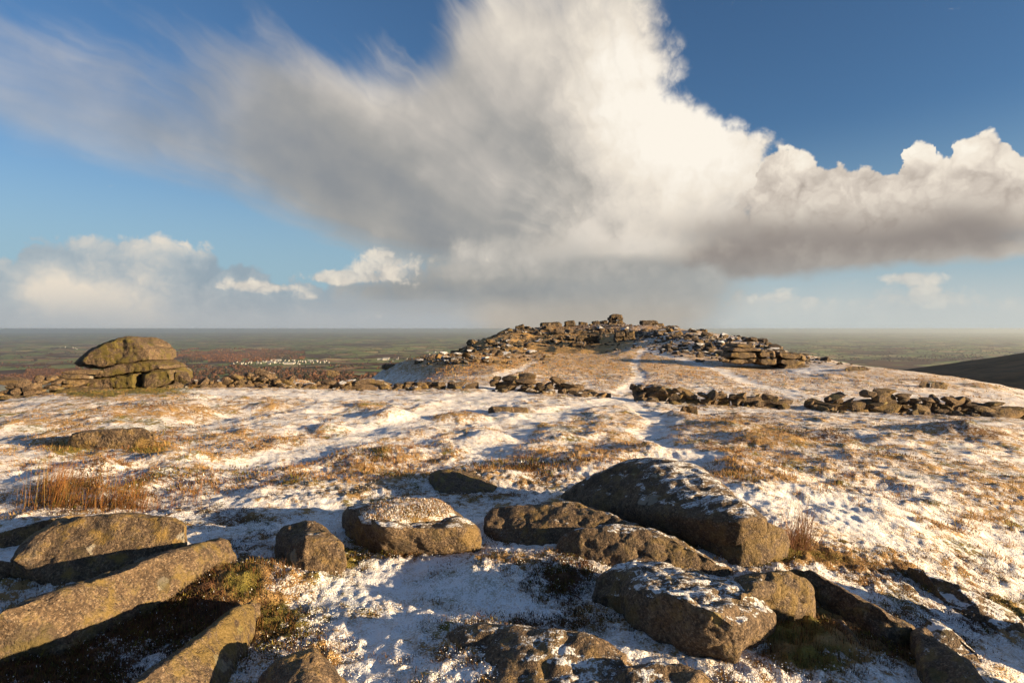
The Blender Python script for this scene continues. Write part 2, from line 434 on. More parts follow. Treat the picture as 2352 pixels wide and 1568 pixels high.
ctrl = [ray(*p) for p in [
    (0, 1568, 3.0), (600, 1568, 3.0), (1176, 1568, 3.0), (1700, 1568, 3.0), (2100, 1568, 3.2), (2352, 1568, 3.45),
    (0, 1400, 3.9), (600, 1400, 3.9), (1200, 1360, 4.2), (1800, 1400, 4.0), (2100, 1400, 4.3), (2352, 1400, 4.9),
    (0, 1210, 5.7), (600, 1200, 5.8), (1200, 1200, 5.8), (1800, 1270, 5.0), (2100, 1250, 5.7), (2352, 1250, 6.8),
    (0, 1100, 8.0), (600, 1100, 8.0), (1200, 1100, 8.2), (1800, 1100, 8.6), (2352, 1100, 10.2),
    (0, 1000, 12.5), (600, 1000, 12.5), (1200, 1000, 13.0), (1800, 1000, 14.0), (2352, 1020, 14.8),
    (0, 945, 17.5), (600, 932, 19.0), (1200, 942, 19.0), (1800, 962, 18.5), (2352, 975, 20.0),
    (60, 917, 24.5), (300, 895, 26.0), (600, 889, 28.0), (1000, 892, 29.0), (1300, 903, 28.0), (1600, 928, 26.0), (2000, 947, 25.0), (2330, 960, 25.0),
    (700, 872, 38.0), (1000, 858, 45.0), (1300, 865, 42.0), (1600, 870, 42.0), (2000, 883, 44.0), (2200, 905, 41.0), (2352, 928, 37.0),
    (880, 846, 72.0), (1000, 832, 92.0), (1210, 832, 66.0), (1400, 840, 60.0), (1750, 846, 64.0),
    (1100, 800, 118.0), (1250, 792, 118.0), (1400, 800, 98.0), (1400, 777, 124.0), (1410, 746, 150.0), (1300, 750, 150.0), (1200, 752, 146.0), (1150, 766, 138.0), (1090, 792, 126.0),
    (1500, 750, 146.0), (1600, 768, 132.0), (1660, 785, 122.0), (1720, 795, 112.0), (1800, 812, 98.0), (1900, 838, 80.0), (2000, 854, 73.0), (2150, 874, 65.0), (2352, 903, 58.0),
]]


def polar_pt(az_d, r, z):
    a = math.radians(az_d)
    return np.array([math.sin(a) * r, math.cos(a) * r, z])


for a_ in (-62, -90, -130, -180, 180, 140, 100):
    for r_, z_ in ((2.0, -1.95), (4, -1.98), (8, -2.1), (16, -2.5), (30, -4.0), (60, -9), (120, -20), (250, -42), (400, -60)):
        ctrl.append(polar_pt(a_, r_, z_))
for r_, z_ in ((2.0, -1.98), (3.5, -2.15), (6, -2.5), (12, -3.1), (25, -4.3), (50, -8.5), (100, -18), (250, -50), (400, -75)):
    ctrl.append(polar_pt(62, r_, z_))
for a_ in (-42, -20, 0, 20, 42):
    ctrl.append(polar_pt(a_, 2.0, -1.85)); ctrl.append(polar_pt(a_, 1.0, -1.85))
for a_ in (-42, -34, -26, -18):
    for r_, z_ in ((45, -6.6), (70, -11), (120, -19), (250, -40), (400, -58)):
        ctrl.append(polar_pt(a_, r_, z_))
ctrl.append(polar_pt(-18, 38, -3.9))
for a_, zz in ((-10, (-22, -38, -56)), (0, (-16, -34, -56)), (10, (-12, -32, -56)), (20, (-20, -42, -62)), (30, (-34, -58, -78)), (40, (-38, -66, -86))):
    for r_, z_ in zip((200, 280, 400), zz):
        ctrl.append(polar_pt(a_, r_, z_))
for a_ in (32, 40):
    ctrl.append(polar_pt(a_, 110, -17))
ctrl = np.array(ctrl)


def _q(x, y):
    r = np.maximum(np.hypot(x, y), 0.6)
    return np.stack([np.arctan2(x, y) / math.radians(26.0), np.log(r) * 1.15], -1)


def _tps(r2): return 0.5 * r2 * np.log(np.maximum(r2, 1e-12))


_Q = _q(ctrl[:, 0], ctrl[:, 1])
_n = len(_Q)
_A = _tps(((_Q[:, None] - _Q[None]) ** 2).sum(-1)) + np.eye(_n) * 0.004
_P = np.c_[np.ones(_n), _Q]
_S = np.zeros((_n + 3, _n + 3)); _S[:_n, :_n] = _A; _S[:_n, _n:] = _P; _S[_n:, :_n] = _P.T
_Z = ctrl[:, 2] / np.hypot(np.hypot(ctrl[:, 0], ctrl[:, 1]), 1.0)           # slope seen from the eye
_W = np.linalg.solve(_S, np.r_[_Z, np.zeros(3)])
FAR_R = np.log(np.array([250, 400, 600, 1000, 1600, 3000, 4500, 8000, 15000, 70000.]))
FAR_Z = np.array([-40, -58, -76, -108, -150, -205, -258, -300, -318, -350.])


def h_base(x, y):
    x = np.asarray(x, float); y = np.asarray(y, float)
    shp = x.shape
    x, y = x.ravel(), y.ravel()
    r = np.hypot(x, y)
    near = np.zeros(len(x))
    nr = np.nonzero(r < 425)[0]
    for i in range(0, len(nr), 8000):
        j = nr[i:i + 8000]
        q = _q(x[j], y[j])
        K = _tps((q[:, :1] - _Q[None, :, 0]) ** 2 + (q[:, 1:] - _Q[None, :, 1]) ** 2)
        near[j] = (K @ _W[:_n] + _W[_n] + q @ _W[_n + 1:]) * np.hypot(r[j], 1.0)
    az = np.degrees(np.arctan2(x, y))
    lr = np.log(np.maximum(r, 1.0))
    far = np.zeros(len(x))
    k = np.nonzero(r > 239)[0]
    if len(k):
        X, Y, LR, RR, AZ = x[k], y[k], lr[k], r[k], az[k]
        wob = fbm(X / 1500, Y / 1500, 0.3, 4) * np.interp(LR, np.log([300, 900, 4000, 30000, 70000]), [0, 10, 24, 30, 55])
        far[k] = np.interp(LR, FAR_R, FAR_Z) + wob + 150 * np.exp(-((RR - 1350) / 450) ** 2) * np.clip((AZ - 23) / 30, 0, 1) ** 1.15 * (1 - sstep(AZ, 80, 120)) + 3.5 * fbm(X / 130, Y / 130, 6.3, 4) * (1 - sstep(RR, 2200, 3500)) \
            + 25 * np.exp(-((RR - 2300) / 600) ** 2) * np.exp(-((AZ + 48) / 16) ** 2)     # the dark moor spur on the right, a rise on the left
    t = sstep(lr, math.log(240), math.log(420))
    return (near * (1 - t) + far * t).reshape(shp)


# hummocks of turf seen in the photograph: u, v of the foot, width and height in metres
HUM = [(1060, 962, 1.5, .34), (905, 958, 1.1, .22), (840, 935, .9, .2), (620, 935, 1.6, .3), (310, 962, 2.6, .34), (420, 950, 1.6, .3), (1130, 1003, 1.0, .2),
       (1660, 985, 1.5, .26), (1780, 1015, 1.9, .34), (1900, 1005, .9, .2), (1560, 955, 1.1, .22), (1950, 1030, .8, .18), (2250, 1000, 2.2, .38), (2110, 985, 1.4, .22), (2040, 1015, 1.2, .2),
       (760, 985, .8, .14), (690, 1015, .9, .15), (1000, 985, .7, .12), (520, 1010, 1.1, .16), (130, 1010, 1.0, .2), (60, 985, 1.4, .25), (1380, 960, 1.2, .18), (1290, 985, .8, .12), (180, 1085, 1.2, .22), (1480, 1040, .8, .1),
       (1900, 865, 2.0, .4), (1250, 975, .6, .1), (2140, 880, 3.0, .5), (2260, 890, 3.0, .5), (1540, 1090, .9, .1), (420, 1060, .9, .1), (1100, 1105, 1.3, .18), (560, 1350, .9, .22), (1200, 1320, 1.1, .14), (1820, 1470, .9, .16), (1060, 1500, .8, .1)]


def ground_hit(u, v, h=0.0, lo=1.5, hi=400.0):
    """first point of the sight line u, v that comes down to h above the land"""
    d = np.exp(np.linspace(math.log(lo), math.log(hi), 420))
    zx = (V0 - v) / FP * d
    g = h_base((u - CU) / FP * d, d) + h
    below = np.nonzero(zx <= g)[0]
    if len(below) == 0: return ray(u, v, hi)
    i = max(below[0], 1)
    f0, f1 = (zx - g)[i - 1], (zx - g)[i]
    dd = d[i - 1] + (d[i] - d[i - 1]) * (f0 / (f0 - f1) if f0 != f1 else 0)
    return ray(u, v, dd)


def wall_pt(u, v=0):
    d = float(np.interp(u, [-120, 60, 300, 600, 1000, 1300, 1600, 2000, 2420], [24, 24.5, 26.4, 28, 29, 28, 26, 25, 24.6]))
    x = (u - CU) / FP * d
    return np.array([x, d, h_base(np.array([x]), np.array([d]))[0]])


_hum = [(ground_hit(u, v), w, hh) for u, v, w, hh in HUM]
_rh = np.random.default_rng(3)
for k in range(80):                                   # lesser ones
    a_, r_ = math.radians(_rh.uniform(-50, 50)), math.exp(_rh.uniform(math.log(8), math.log(60)))
    _hum.append((np.array([math.sin(a_) * r_, math.cos(a_) * r_, 0]), _rh.uniform(.8, 2.2), _rh.uniform(.05, .16)))
HX = np.array([p[0] for p, _, _ in _hum]); HY = np.array([p[1] for p, _, _ in _hum]); HW = np.array([w for _, w, _ in _hum]) * .55; HH = np.array([h for *_, h in _hum]) * .62
HANG = _rh.uniform(0, 3.14, len(HX)); HASP = _rh.uniform(.55, 1.0, len(HX))


def hummock(x, y):
    s = np.zeros_like(x)
    for a, b, w, h, an, asp in zip(HX, HY, HW, HH, HANG, HASP):
        m = (np.abs(x - a) < 3.2 * w) & (np.abs(y - b) < 3.2 * w)
        if m.any():
            dx, dy = x[m] - a, y[m] - b
            c, q = math.cos(an), math.sin(an)
            e = ((dx * c + dy * q) / w) ** 2 + ((dy * c - dx * q) / (w * asp)) ** 2
            s[m] += h * np.exp(-e ** 1.5)
    return s


# trodden snow paths: polylines of photo positions on the ground, half width in metres
PATHS = [([(1180, 880), (1150, 862), (1200, 845), (1225, 832), (1212, 815), (1230, 803)], .55), ([(1420, 905), (1470, 872), (1472, 858), (1456, 842), (1462, 825), (1475, 806)], .5),
         ([(1830, 905), (1720, 878), (1660, 850), (1590, 832), (1520, 812), (1490, 800)], .9), ([(1440, 915), (1520, 965), (1480, 1000), (1600, 1060)], .45), ([(1180, 880), (1100, 910), (980, 955), (800, 1010), (620, 1060)], .7),
         ([(1440, 915), (1250, 895), (1160, 905), (1080, 945)], .8), ([(1440, 915), (1300, 940), (1180, 985), (1120, 1040)], .6), ([(480, 900), (700, 905), (900, 915), (1150, 910)], .9), ([(1560, 945), (1800, 940), (2352, 985)], 1.0)]
PATHW = []
for pts, w in PATHS:
    q = np.array([ground_hit(*p)[:2] for p in pts])
    PATHW.append((q, w))


def path_dist(x, y):
    best = np.full(x.shape, 9.0)
    for q, w in PATHW:
        for (ax, ay), (bx, by) in zip(q[:-1], q[1:]):
            dx, dy = bx - ax, by - ay
            t = np.clip(((x - ax) * dx + (y - ay) * dy) / (dx * dx + dy * dy + 1e-9), 0, 1)
            best = np.minimum(best, np.hypot(x - ax - t * dx, y - ay - t * dy) / w)
    return best


WALLS = [[(-120, 925), (-30, 918), (40, 917), (90, 913), (140, 906), (190, 900)], [(438, 883), (500, 886), (560, 888), (600, 889), (662, 890), (760, 889), (860, 890), (960, 892), (1082, 894)],
         [(1128, 894), (1250, 902), (1392, 908)], [(1450, 916), (1580, 928), (1680, 932), (1800, 935)], [(1845, 940), (2000, 948), (2200, 958), (2420, 968)]]
WALLQ = [np.array([wall_pt(*p)[:2] for p in w]) for w in WALLS]


def wall_dist(x, y):
    best = np.full(x.shape, 99.0)
    for q in WALLQ:
        for (ax, ay), (bx, by) in zip(q[:-1], q[1:]):
            dx, dy = bx - ax, by - ay
            t = np.clip(((x - ax) * dx + (y - ay) * dy) / (dx * dx + dy * dy + 1e-9), 0, 1)
            best = np.minimum(best, np.hypot(x - ax - t * dx, y - ay - t * dy))
    return best


def tussock(x, y):
    """small tufted lumps, 0..1"""
    a = noise3(x / .42, y / .34, 51.0) + .45 * noise3(x / .17, y / .15, 52.0) + .5 * noise3(x / 1.3, y / 1.1, 53.0)
    return np.clip(a * 1.1, 0, 1)


def relief(x, y):
    r = np.hypot(x, y)
    e = hummock(x, y)
    wd = sstep(wall_dist(x, y), .6, 9.0)
    e = e * wd
    e = e + wd * 0.10 * fbm(x / 2.3, y / 2.3, 1.0, 3) * sstep(r, 2.5, 9) * (1 - sstep(r, 80, 250))
    e = e + 0.030 * fbm(x / .55, y / .55, 4.0, 3) * (1 - sstep(r, 30, 70))
    ts_ = 0.055 * tussock(x, y) * (.35 + .65 * sstep(r, 5, 10)) * (1 - sstep(r, 50, 80))
    e = e + sstep(r, 60, 110) * (1 - sstep(r, 260, 400)) * 0.7 * fbm(x / 9, y / 9, 2.0, 4)
    pd = path_dist(x, y)
    pk = 1 - sstep(pd, .5, 1.4)
    e = e - 0.05 * pk + ts_ * (1 - pk)
    return e


def H(x, y):
    x = np.asarray(x, float); y = np.asarray(y, float)
    return h_base(x, y) + relief(x, y)


def gz(x, y): return float(H(np.array([x]), np.array([y]))[0])


def polar_grid(az0, az1, na, rs):
    az = np.radians(np.linspace(az0, az1, na))
    R, A = np.meshgrid(rs, az, indexing='ij')
    x, y = np.sin(A) * R, np.cos(A) * R
    nr = len(rs)
    i, j = np.meshgrid(np.arange(nr - 1), np.arange(na - 1), indexing='ij')
    a = (i * na + j).ravel()
    f = np.stack([a, a + 1, a + na + 1, a + na], 1)[:, ::-1]
    return x.ravel(), y.ravel(), f


# cover of the ground, as photo regions: u, v, ru, rv, amount of bare turf, share of heather
COV = [(1130, 800, 150, 36, .85, .95), (1290, 775, 110, 22, .5, .8), (1010, 838, 110, 20, .7, .5), (1400, 835, 560, 48, .42, .02), (1300, 812, 420, 30, .35, .1), (2050, 870, 420, 26, .22, .05), (1620, 1030, 430, 75, .30, .06), (1560, 975, 200, 20, .25, .0), (2150, 1090, 330, 60, .16, .05), (2300, 1170, 160, 60, .35, .1),
       (780, 1060, 380, 55, .24, .22), (350, 935, 150, 26, .34, .45), (620, 925, 90, 14, .25, .1), (100, 950, 160, 26, .26, .1), (1060, 950, 60, 14, .4, .1), (840, 930, 50, 12, .35, .1), (900, 955, 50, 9, .35, .1),
       (280, 1015, 140, 34, .55, .75), (190, 1080, 160, 30, .25, .8), (1700, 965, 170, 18, .2, .5), (1790, 1005, 80, 22, .45, .75), (1900, 1003, 60, 14, .4, .7), (2250, 995, 120, 22, .28, .6), (2110, 985, 90, 14, .3, .5),
       (560, 1010, 240, 40, .14, .15), (1150, 1000, 80, 16, .25, .2), (1230, 1105, 130, 40, .30, .9), (560, 1330, 80, 70, .55, .95), (660, 1430, 110, 70, .40, .85), (450, 1420, 190, 90, .65, .98), (120, 1520, 220, 80, .5, .98), (800, 1270, 50, 60, .45, .6), (950, 1255, 160, 26, .45, .9),
       (1820, 1440, 110, 60, .55, .6), (1880, 1500, 140, 70, .30, .6), (1780, 1265, 120, 40, .6, .85), (1570, 1235, 60, 30, .5, .6), (1300, 1330, 60, 40, .45, .9), (1130, 1290, 90, 30, .2, .5), (1060, 1340, 160, 60, .12, .3), (1000, 1440, 70, 24, .2, .7), (1060, 1500, 90, 26, .26, .5), (1230, 1430, 220, 22, .3, .6),
       (2160, 1300, 200, 60, .22, .9), (2250, 1400, 120, 60, .2, .9), (2000, 1300, 120, 30, .3, .4), (1900, 1270, 110, 40, .2, .3), (2040, 1470, 120, 60, .3, .8), (240, 900, 180, 16, .8, .15), (330, 890, 110, 14, .5, .0), (700, 885, 380, 10, .3, .3), (1300, 905, 240, 10, .3, .3), (1700, 940, 240, 12, .4, .5), (2150, 958, 240, 10, .3, .4),
       (860, 1185, 60, 20, .2, .7), (500, 1185, 130, 20, .35, .95), (180, 1150, 150, 40, .3, .7), (700, 1130, 340, 40, .16, .6), (800, 905, 500, 16, -.12, 0), (1150, 925, 200, 20, -.08, 0), (2000, 1180, 260, 90, -.06, 0), (700, 970, 300, 24, -.05, 0), (1850, 850, 70, 14, -.5, 0), (2352, 960, 200, 10, -.1, 0)]


def cover(x, y, z):
    """bare turf amount (0 snow .. 1 turf), heather share, moss share"""
    r = np.hypot(x, y)
    u = CU + FP * x / np.maximum(y, .2); v = V0 - FP * z / np.maximum(y, .2)
    ok = y > .5
    g = np.full(x.shape, .265) + .065 * sstep(r, 7, 12); hw = np.zeros(x.shape); hs = np.full(x.shape, 1e-3)
    for cu, cv, ru, rv, am, he in COV:
        w = np.exp(-(((u - cu) / ru) ** 2 + ((v - cv) / rv) ** 2) * 1.2) * ok
        g = g + am * w
        if am > 0: hw += he * w * am; hs += w * am
    heath = hw / (hs + .12)
    g = g - .04 + .42 * tussock(x, y) * (1 - sstep(r, 55, 90)) + .22 * np.clip(fbm(x / 2.6, y / 2.6, 9.0, 3), -1, 1) + .16 * fbm(x / .7, y / .7, 3.0, 3) * (1 - sstep(r, 45, 90))
    g = g + .7 * np.clip(hummock(x, y), 0, .3)
    pd = path_dist(x + .5 * noise3(x * .9, y * .9, 2.2), y + .5 * noise3(x * .9, y * .9, 8.2)) + .35 * noise3(x * 2.5, y * 2.5, 5.0)
    g = np.maximum(g - .55 * (1 - sstep(pd, .55, 1.25)), np.minimum(g, .20))
    g = g + .7 * np.clip(hummock(x, y) - .03, 0, .25)
    g = g + .28 * sstep(r, 95, 135)
    gc = .66 * (1 - np.exp(-np.clip(g, 0, 2) / .50))
    g = np.where(g > 0, gc + (g - gc) * np.maximum(1 - sstep(r, 5.5, 8.5), sstep(r, 85, 110)), g)
    heath = np.clip(heath + .35 * fbm(x / 1.7, y / 1.7, 21.0, 3) * (r < 60), 0, 1) * (1 - .6 * sstep(r, 35, 60))
    heath = np.maximum(heath, .55 * sstep(r, 100, 150))
    moss = np.clip(.25 + .8 * fbm(x / .9, y / .9, 31.0, 3), 0, 1)
    w = np.exp(-(((u - 330) / 140) ** 2 + ((v - 893) / 14) ** 2)) * ok
    moss = np.maximum(moss, 1.4 * w)
    for cu, cv, ru, rv in ((330, 896, 130, 12), (215, 904, 120, 12), (150, 1030, 60, 16), (330, 1025, 80, 22)):
        w = np.exp(-((u - cu) / ru) ** 2 - ((v - cv) / rv) ** 2) * ok
        g = np.maximum(g, .92 * w); moss = np.maximum(moss, w * .9); heath = heath * (1 - .5 * w)
    for cu, cv, ru, rv in ((1820, 1440, 110, 60), (1880, 1510, 120, 50), (560, 1330, 60, 60), (800, 1270, 50, 60), (1570, 1235, 60, 30), (650, 1430, 90, 60), (1780, 1265, 100, 40), (1060, 1340, 140, 60), (1000, 1440, 80, 30), (170, 1030, 60, 20), (300, 985, 90, 14)):
        w = np.exp(-((u - cu) / ru) ** 2 - ((v - cv) / rv) ** 2) * ok
        moss = np.maximum(moss, w); heath = heath * (1 - .75 * w)
    return np.clip(g, 0, 1), heath, np.clip(moss, 0, 1)


def ground_material():
    m = bpy.data.materials.new('snowy_turf'); m.use_nodes = True
    T = NT(m.node_tree)
    bs = T.n['Principled BSDF']
    tc = T.n.new('ShaderNodeTexCoord').outputs['Object']
    def A(nm):
        k = T.n.new('ShaderNodeAttribute'); k.attribute_name = nm; return k.outputs['Fac']
    g, he, mo = A('cover'), A('heath'), A('moss')
    n1 = T.noise(tc, 2.2, 5, .62, dims='3D')
    n2 = T.noise(tc, 11.0, 5, .66, dims='3D')
    n3 = T.noise(tc, 75.0, 2, .6, dims='3D')
    wig = T.add(T.mul(T.sub(n1, .5), 1.1), T.add(T.mul(T.sub(n2, .5), 1.5), T.mul(T.sub(n3, .5), .7)))
    turf = T.ss(T.add(g, wig), .42, .60)
    straw = T.mixc(T.ss(n1, .3, .7), (.32, .19, .07), (.46, .30, .13))
    heath = T.mixc(T.ss(n2, .35, .7), (.050, .028, .016), (.13, .062, .032))
    green = T.mixc(T.ss(n2, .3, .7), (.095, .085, .016), (.22, .175, .04))
    veg = T.mixc(T.ss(T.add(mo, T.sub(n1, .5)), .45, .75), straw, green)
    veg = T.mixc(T.ss(T.add(he, T.mul(T.sub(n2, .5), .8)), .25, .7), veg, heath)
    snow = T.mixc(n2, (.80, .82, .85), (.88, .885, .89))
    thin = T.mul(T.ss(T.add(g, T.add(wig, T.mul(T.sub(n3, .5), 1.2))), .0, .5), .50)          # grass showing through thin snow
    snow = T.mixc(thin, snow, veg)
    T.put(bs.inputs['Base Color'], T.mixc(turf, snow, veg))
    bs.inputs['Roughness'].default_value = .85
    bs.inputs['Specular IOR Level'].default_value = .25
    bp = T.n.new('ShaderNodeBump'); bp.inputs['Strength'].default_value = .8; bp.inputs['Distance'].default_value = .05
    T.put(bp.inputs['Height'], T.add(T.mul(n2, .9), T.add(T.mul(n3, .35), T.mul(turf, T.mul(n3, .5)))))
    T.put(bs.inputs['Normal'], bp.outputs[0])
    return m


def build_ground():
    rs = np.concatenate([np.exp(np.linspace(math.log(1.2), math.log(45), 520)), np.exp(np.linspace(math.log(45), math.log(420), 190))[1:]])
    x, y, f = polar_grid(-56, 56, 760, rs)
    z = H(x, y)
    # fine snow texture close to the viewer
    r = np.hypot(x, y)
    g, he, mo = cover(x, y, z)
    z = z + .016 * fbm(x / .09, y / .09, 7.0, 2) * (1 - sstep(r, 9, 16)) * (1 + 1.2 * sstep(g, .25, .6))
    me = mesh_np('moor', np.stack([x, y, z], 1), f)
    attr(me, 'cover', g); attr(me, 'heath', he); attr(me, 'moss', mo)
    mat = ground_material()
    put('moor', me, mat, kind='structure')['label'] = 'snow dusted moorland turf sloping down to a dip and up to the far tor'
    # the same land outside the picture, coarser
    rs2 = np.exp(np.linspace(math.log(1.2), math.log(420), 110))
    x, y, f = polar_grid(56, 304, 150, rs2)
    z = H(x, y)
    me = mesh_np('moor_behind', np.stack([x, y, z], 1), f)
    g, he, mo = cover(x, y, z)
    attr(me, 'cover', g); attr(me, 'heath', he); attr(me, 'moss', mo)
    put('moor', me, mat, kind='structure')
    # patch under the tripod
    a = np.radians(np.linspace(0, 360, 49)[:-1])
    v = np.concatenate([[[0, 0, gz(0.0, 1.2)]], np.stack([np.sin(a) * 1.22, np.cos(a) * 1.22, H(np.sin(a) * 1.22, np.cos(a) * 1.22) + .003], 1)])
    me = mesh_np('moor_near', v, np.array([(0, (k + 1) % 48 + 1, k + 1) for k in range(48)]))
    attr(me, 'cover', np.zeros(49)); attr(me, 'heath', np.zeros(49)); attr(me, 'moss', np.zeros(49))
    put('moor', me, mat, kind='structure')


build_ground()

# ================================================================== the country beyond
def fields_material():
    m = bpy.data.materials.new('farmland'); m.use_nodes = True
    T = NT(m.node_tree)
    bs = T.n['Principled BSDF']
    tc = T.n.new('ShaderNodeTexCoord').outputs['Object']
    def A(nm):
        k = T.n.new('ShaderNodeAttribute'); k.attribute_name = nm; return k.outputs['Fac']
    heath, rough = A('heath'), A('frost')
    sx, sy, sz = T.sep(tc)
    w = T.noise(tc, .0011, 3, .5)
    px = T.vec(T.mad(w, 500.0, sx), T.mad(w, -420.0, sy))
    vv = T.n.new('ShaderNodeTexVoronoi'); vv.voronoi_dimensions = '2D'; vv.feature = 'F1'
    T.put(vv.inputs['Vector'], px); vv.inputs['Scale'].default_value = .0042
    ed = T.voro(px, .0042, feature='DISTANCE_TO_EDGE')
    c1, c2, c3 = T.sep(vv.outputs['Color'])
    fld_c = T.ramp(c1, [(0, (.12, .17, .04)), (.3, (.17, .23, .06)), (.5, (.25, .26, .10)), (.65, (.40, .31, .15)), (.78, (.27, .16, .085)), (.9, (.14, .20, .05))], 'CONSTANT')
    n = T.noise(tc, .02, 4, .6)
    fld_c = T.mixc(T.mul(n, .35), fld_c, (.20, .17, .09))
    hedge = T.ss(ed, .07, .035)
    wn = T.noise(tc, .0009, 5, .6)
    wood = T.ss(T.add(wn, T.mul(c2, .16)), .60, .64)
    col = T.mixc(hedge, fld_c, (.030, .024, .014))
    woodc = T.mixc(T.ss(c3, .3, .8), (.045, .026, .016), (.095, .045, .022))
    col = T.mixc(wood, col, woodc)
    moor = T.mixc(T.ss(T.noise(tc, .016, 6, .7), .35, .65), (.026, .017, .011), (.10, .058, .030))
    col = T.mixc(heath, col, moor)  # on the right, heath also carries cloud shade put into the colour
    col = T.mixc(T.mul(rough, T.ss(n, .35, .6)), col, (.36, .37, .33))
    T.put(bs.inputs['Base Color'], col)
    bs.inputs['Roughness'].default_value = .95
    bs.inputs['Specular IOR Level'].default_value = .1
    return m


def build_country():
    rs = np.exp(np.linspace(math.log(412), math.log(65000), 340))
    mat = fields_material()
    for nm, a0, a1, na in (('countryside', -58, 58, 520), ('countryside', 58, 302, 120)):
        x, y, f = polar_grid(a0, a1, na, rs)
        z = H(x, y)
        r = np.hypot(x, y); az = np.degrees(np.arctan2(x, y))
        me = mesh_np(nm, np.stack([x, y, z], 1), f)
        he = np.maximum(np.maximum(sstep(r, 2100, 1600), .7 * sstep(r, 5200, 2600)) * sstep(az, 6, 20), sstep(r, 900, 600))  # brown moor and woods at right, also darkened in place of cloud shadow
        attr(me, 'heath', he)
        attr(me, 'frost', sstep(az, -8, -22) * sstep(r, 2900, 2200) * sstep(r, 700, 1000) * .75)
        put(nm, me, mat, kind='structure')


build_country()

# ================================================================== granite
def granite_material(name='granite', fine=1.0, band=0.0):
    """object colour carries: r snow dusting, g ochre lichen, b moss near the foot"""
    m = bpy.data.materials.new(name); m.use_nodes = True
    T = NT(m.node_tree)
    bs = T.n['Principled BSDF']
    geo = T.n.new('ShaderNodeNewGeometry')
    P, N = geo.outputs['Position'], geo.outputs['Normal']
    oi = T.n.new('ShaderNodeObjectInfo')
    sr, sg, sb = T.sep(oi.outputs['Color'])
    rnd = oi.outputs['Random']
    Pv = T.vm('ADD', P, T.vm('SCALE', (31.0, 17.0, 23.0), scale=rnd))
    n1 = T.noise(Pv, 1.7 * fine, 4, .6, dims='3D')
    n2 = T.noise(Pv, 9.0 * fine, 5, .65, dims='3D')
    n3 = T.noise(Pv, 55.0 * fine, 3, .7, dims='3D')
    sp = T.voro(Pv, 120.0 * fine, dims='3D', out='Color')
    s1, s2, s3 = T.sep(sp)
    col = T.mixc(T.ss(n2, .3, .7), (.070, .046, .028), (.195, .132, .080))
    col = T.mixc(T.mul(T.ss(n1, .42, .7), .55), col, (.060, .043, .031))
    if fine < .2: col = T.mixc(.78, col, (.038, .027, .019))
    col = T.mixc(T.ss(s1, .78, .96, 0, .45), col, (.32, .25, .18))            # feldspar grains
    col = T.mixc(T.ss(s2, .78, .95, 0, .6), col, (.045, .036, .030))          # dark mica
    col = T.mixc(T.ss(n3, .50, .66, 0, .75), col, (.026, .019, .014))
    col = T.mixc(T.ss(n3, .46, .32, 0, .65), col, (.34, .245, .15))
    och = T.mul(T.ss(T.add(n2, T.mul(T.sub(n1, .5), .8)), .50, .66), sg)
    col = T.mixc(T.mul(och, .75), col, (.31, .19, .05))
    vs_ = T.voro(T.vm('ADD', Pv, T.vm('SCALE', T.noise(Pv, 6.0 * fine, 2, .5, dims='3D', color=True), scale=.25)), 2.6 * fine, dims='3D')
    vc = T.voro(Pv, 2.6 * fine, dims='3D', out='Color')
    va, vb, vc_ = T.sep(vc)
    lich = T.mul(T.ss(T.add(vs_, T.mul(T.sub(n3, .5), .10)), .20, .15), T.ss(va, .50, .58))
    col = T.mixc(T.mul(lich, .55), col, T.mixc(T.ss(vb, .4, .6), (.40, .38, .32), (.24, .20, .07)))
    col = T.mixc(T.mul(T.mul(T.ss(vs_, .30, .22), T.ss(vc_, .7, .76)), .6), col, (.035, .027, .020))
    nx, ny, nz = T.sep(N)
    # moss low on the flanks
    mo = T.mul(T.ss(T.add(n2, T.mul(n1, .5)), .70, .86), sb)
    col = T.mixc(mo, col, (.075, .070, .012))
    # dry snow caught on the tops
    streak = T.noise(T.vm('MULTIPLY', Pv, (3.0, 9.0, 8.0)), 1.0 * fine, 5, .68, dims='3D')
    sn = T.add(T.mul(T.ss(nz, .55, .98), .55), T.add(T.mul(T.sub(streak, .5), 1.5), T.mul(T.sub(n3, .5), 1.0)))
    sn = T.ss(T.add(sn, T.mul(T.sub(sr, .5), .9)), .48, .64)
    sn = T.mul(T.mul(sn, T.ss(nz, .35, .62)), T.ss(sr, .0, .06))
    col = T.mixc(T.mul(sn, .88), col, (.80, .82, .85))
    T.put(bs.inputs['Base Color'], col)
    bs.inputs['Roughness'].default_value = .82
    bs.inputs['Specular IOR Level'].default_value = .35
    b1 = T.n.new('ShaderNodeBump'); b1.inputs['Strength'].default_value = .9; b1.inputs['Distance'].default_value = .030 / fine
    T.put(b1.inputs['Height'], T.add(T.mul(n2, 1.0), T.add(T.mul(n3, .95), T.mul(s3, .12))))
    T.put(bs.inputs['Normal'], b1.outputs[0])
    return m


M_GRANITE = granite_material('granite_near', 1.0)
M_GRANITE_MID = granite_material('granite_mid', .33)
M_GRANITE_FAR = granite_material('granite_far', .12)


def to3(p, lift=0.0):
    """(u, v, h): a point h above the land; (u, v, None, d): a point at depth d"""
    if len(p) == 4: return ray(p[0], p[1], p[3])
    return ground_hit(p[0], p[1], p[2])


def hull_bm(bm, pts):
    vs_ = [bm.verts.new(tuple(p)) for p in pts]
    r = bmesh.ops.convex_hull(bm, input=vs_)
    bmesh.ops.delete(bm, geom=list({g for g in list(r['geom_interior']) + list(r['geom_unused']) if isinstance(g, bmesh.types.BMVert)}), context='VERTS')


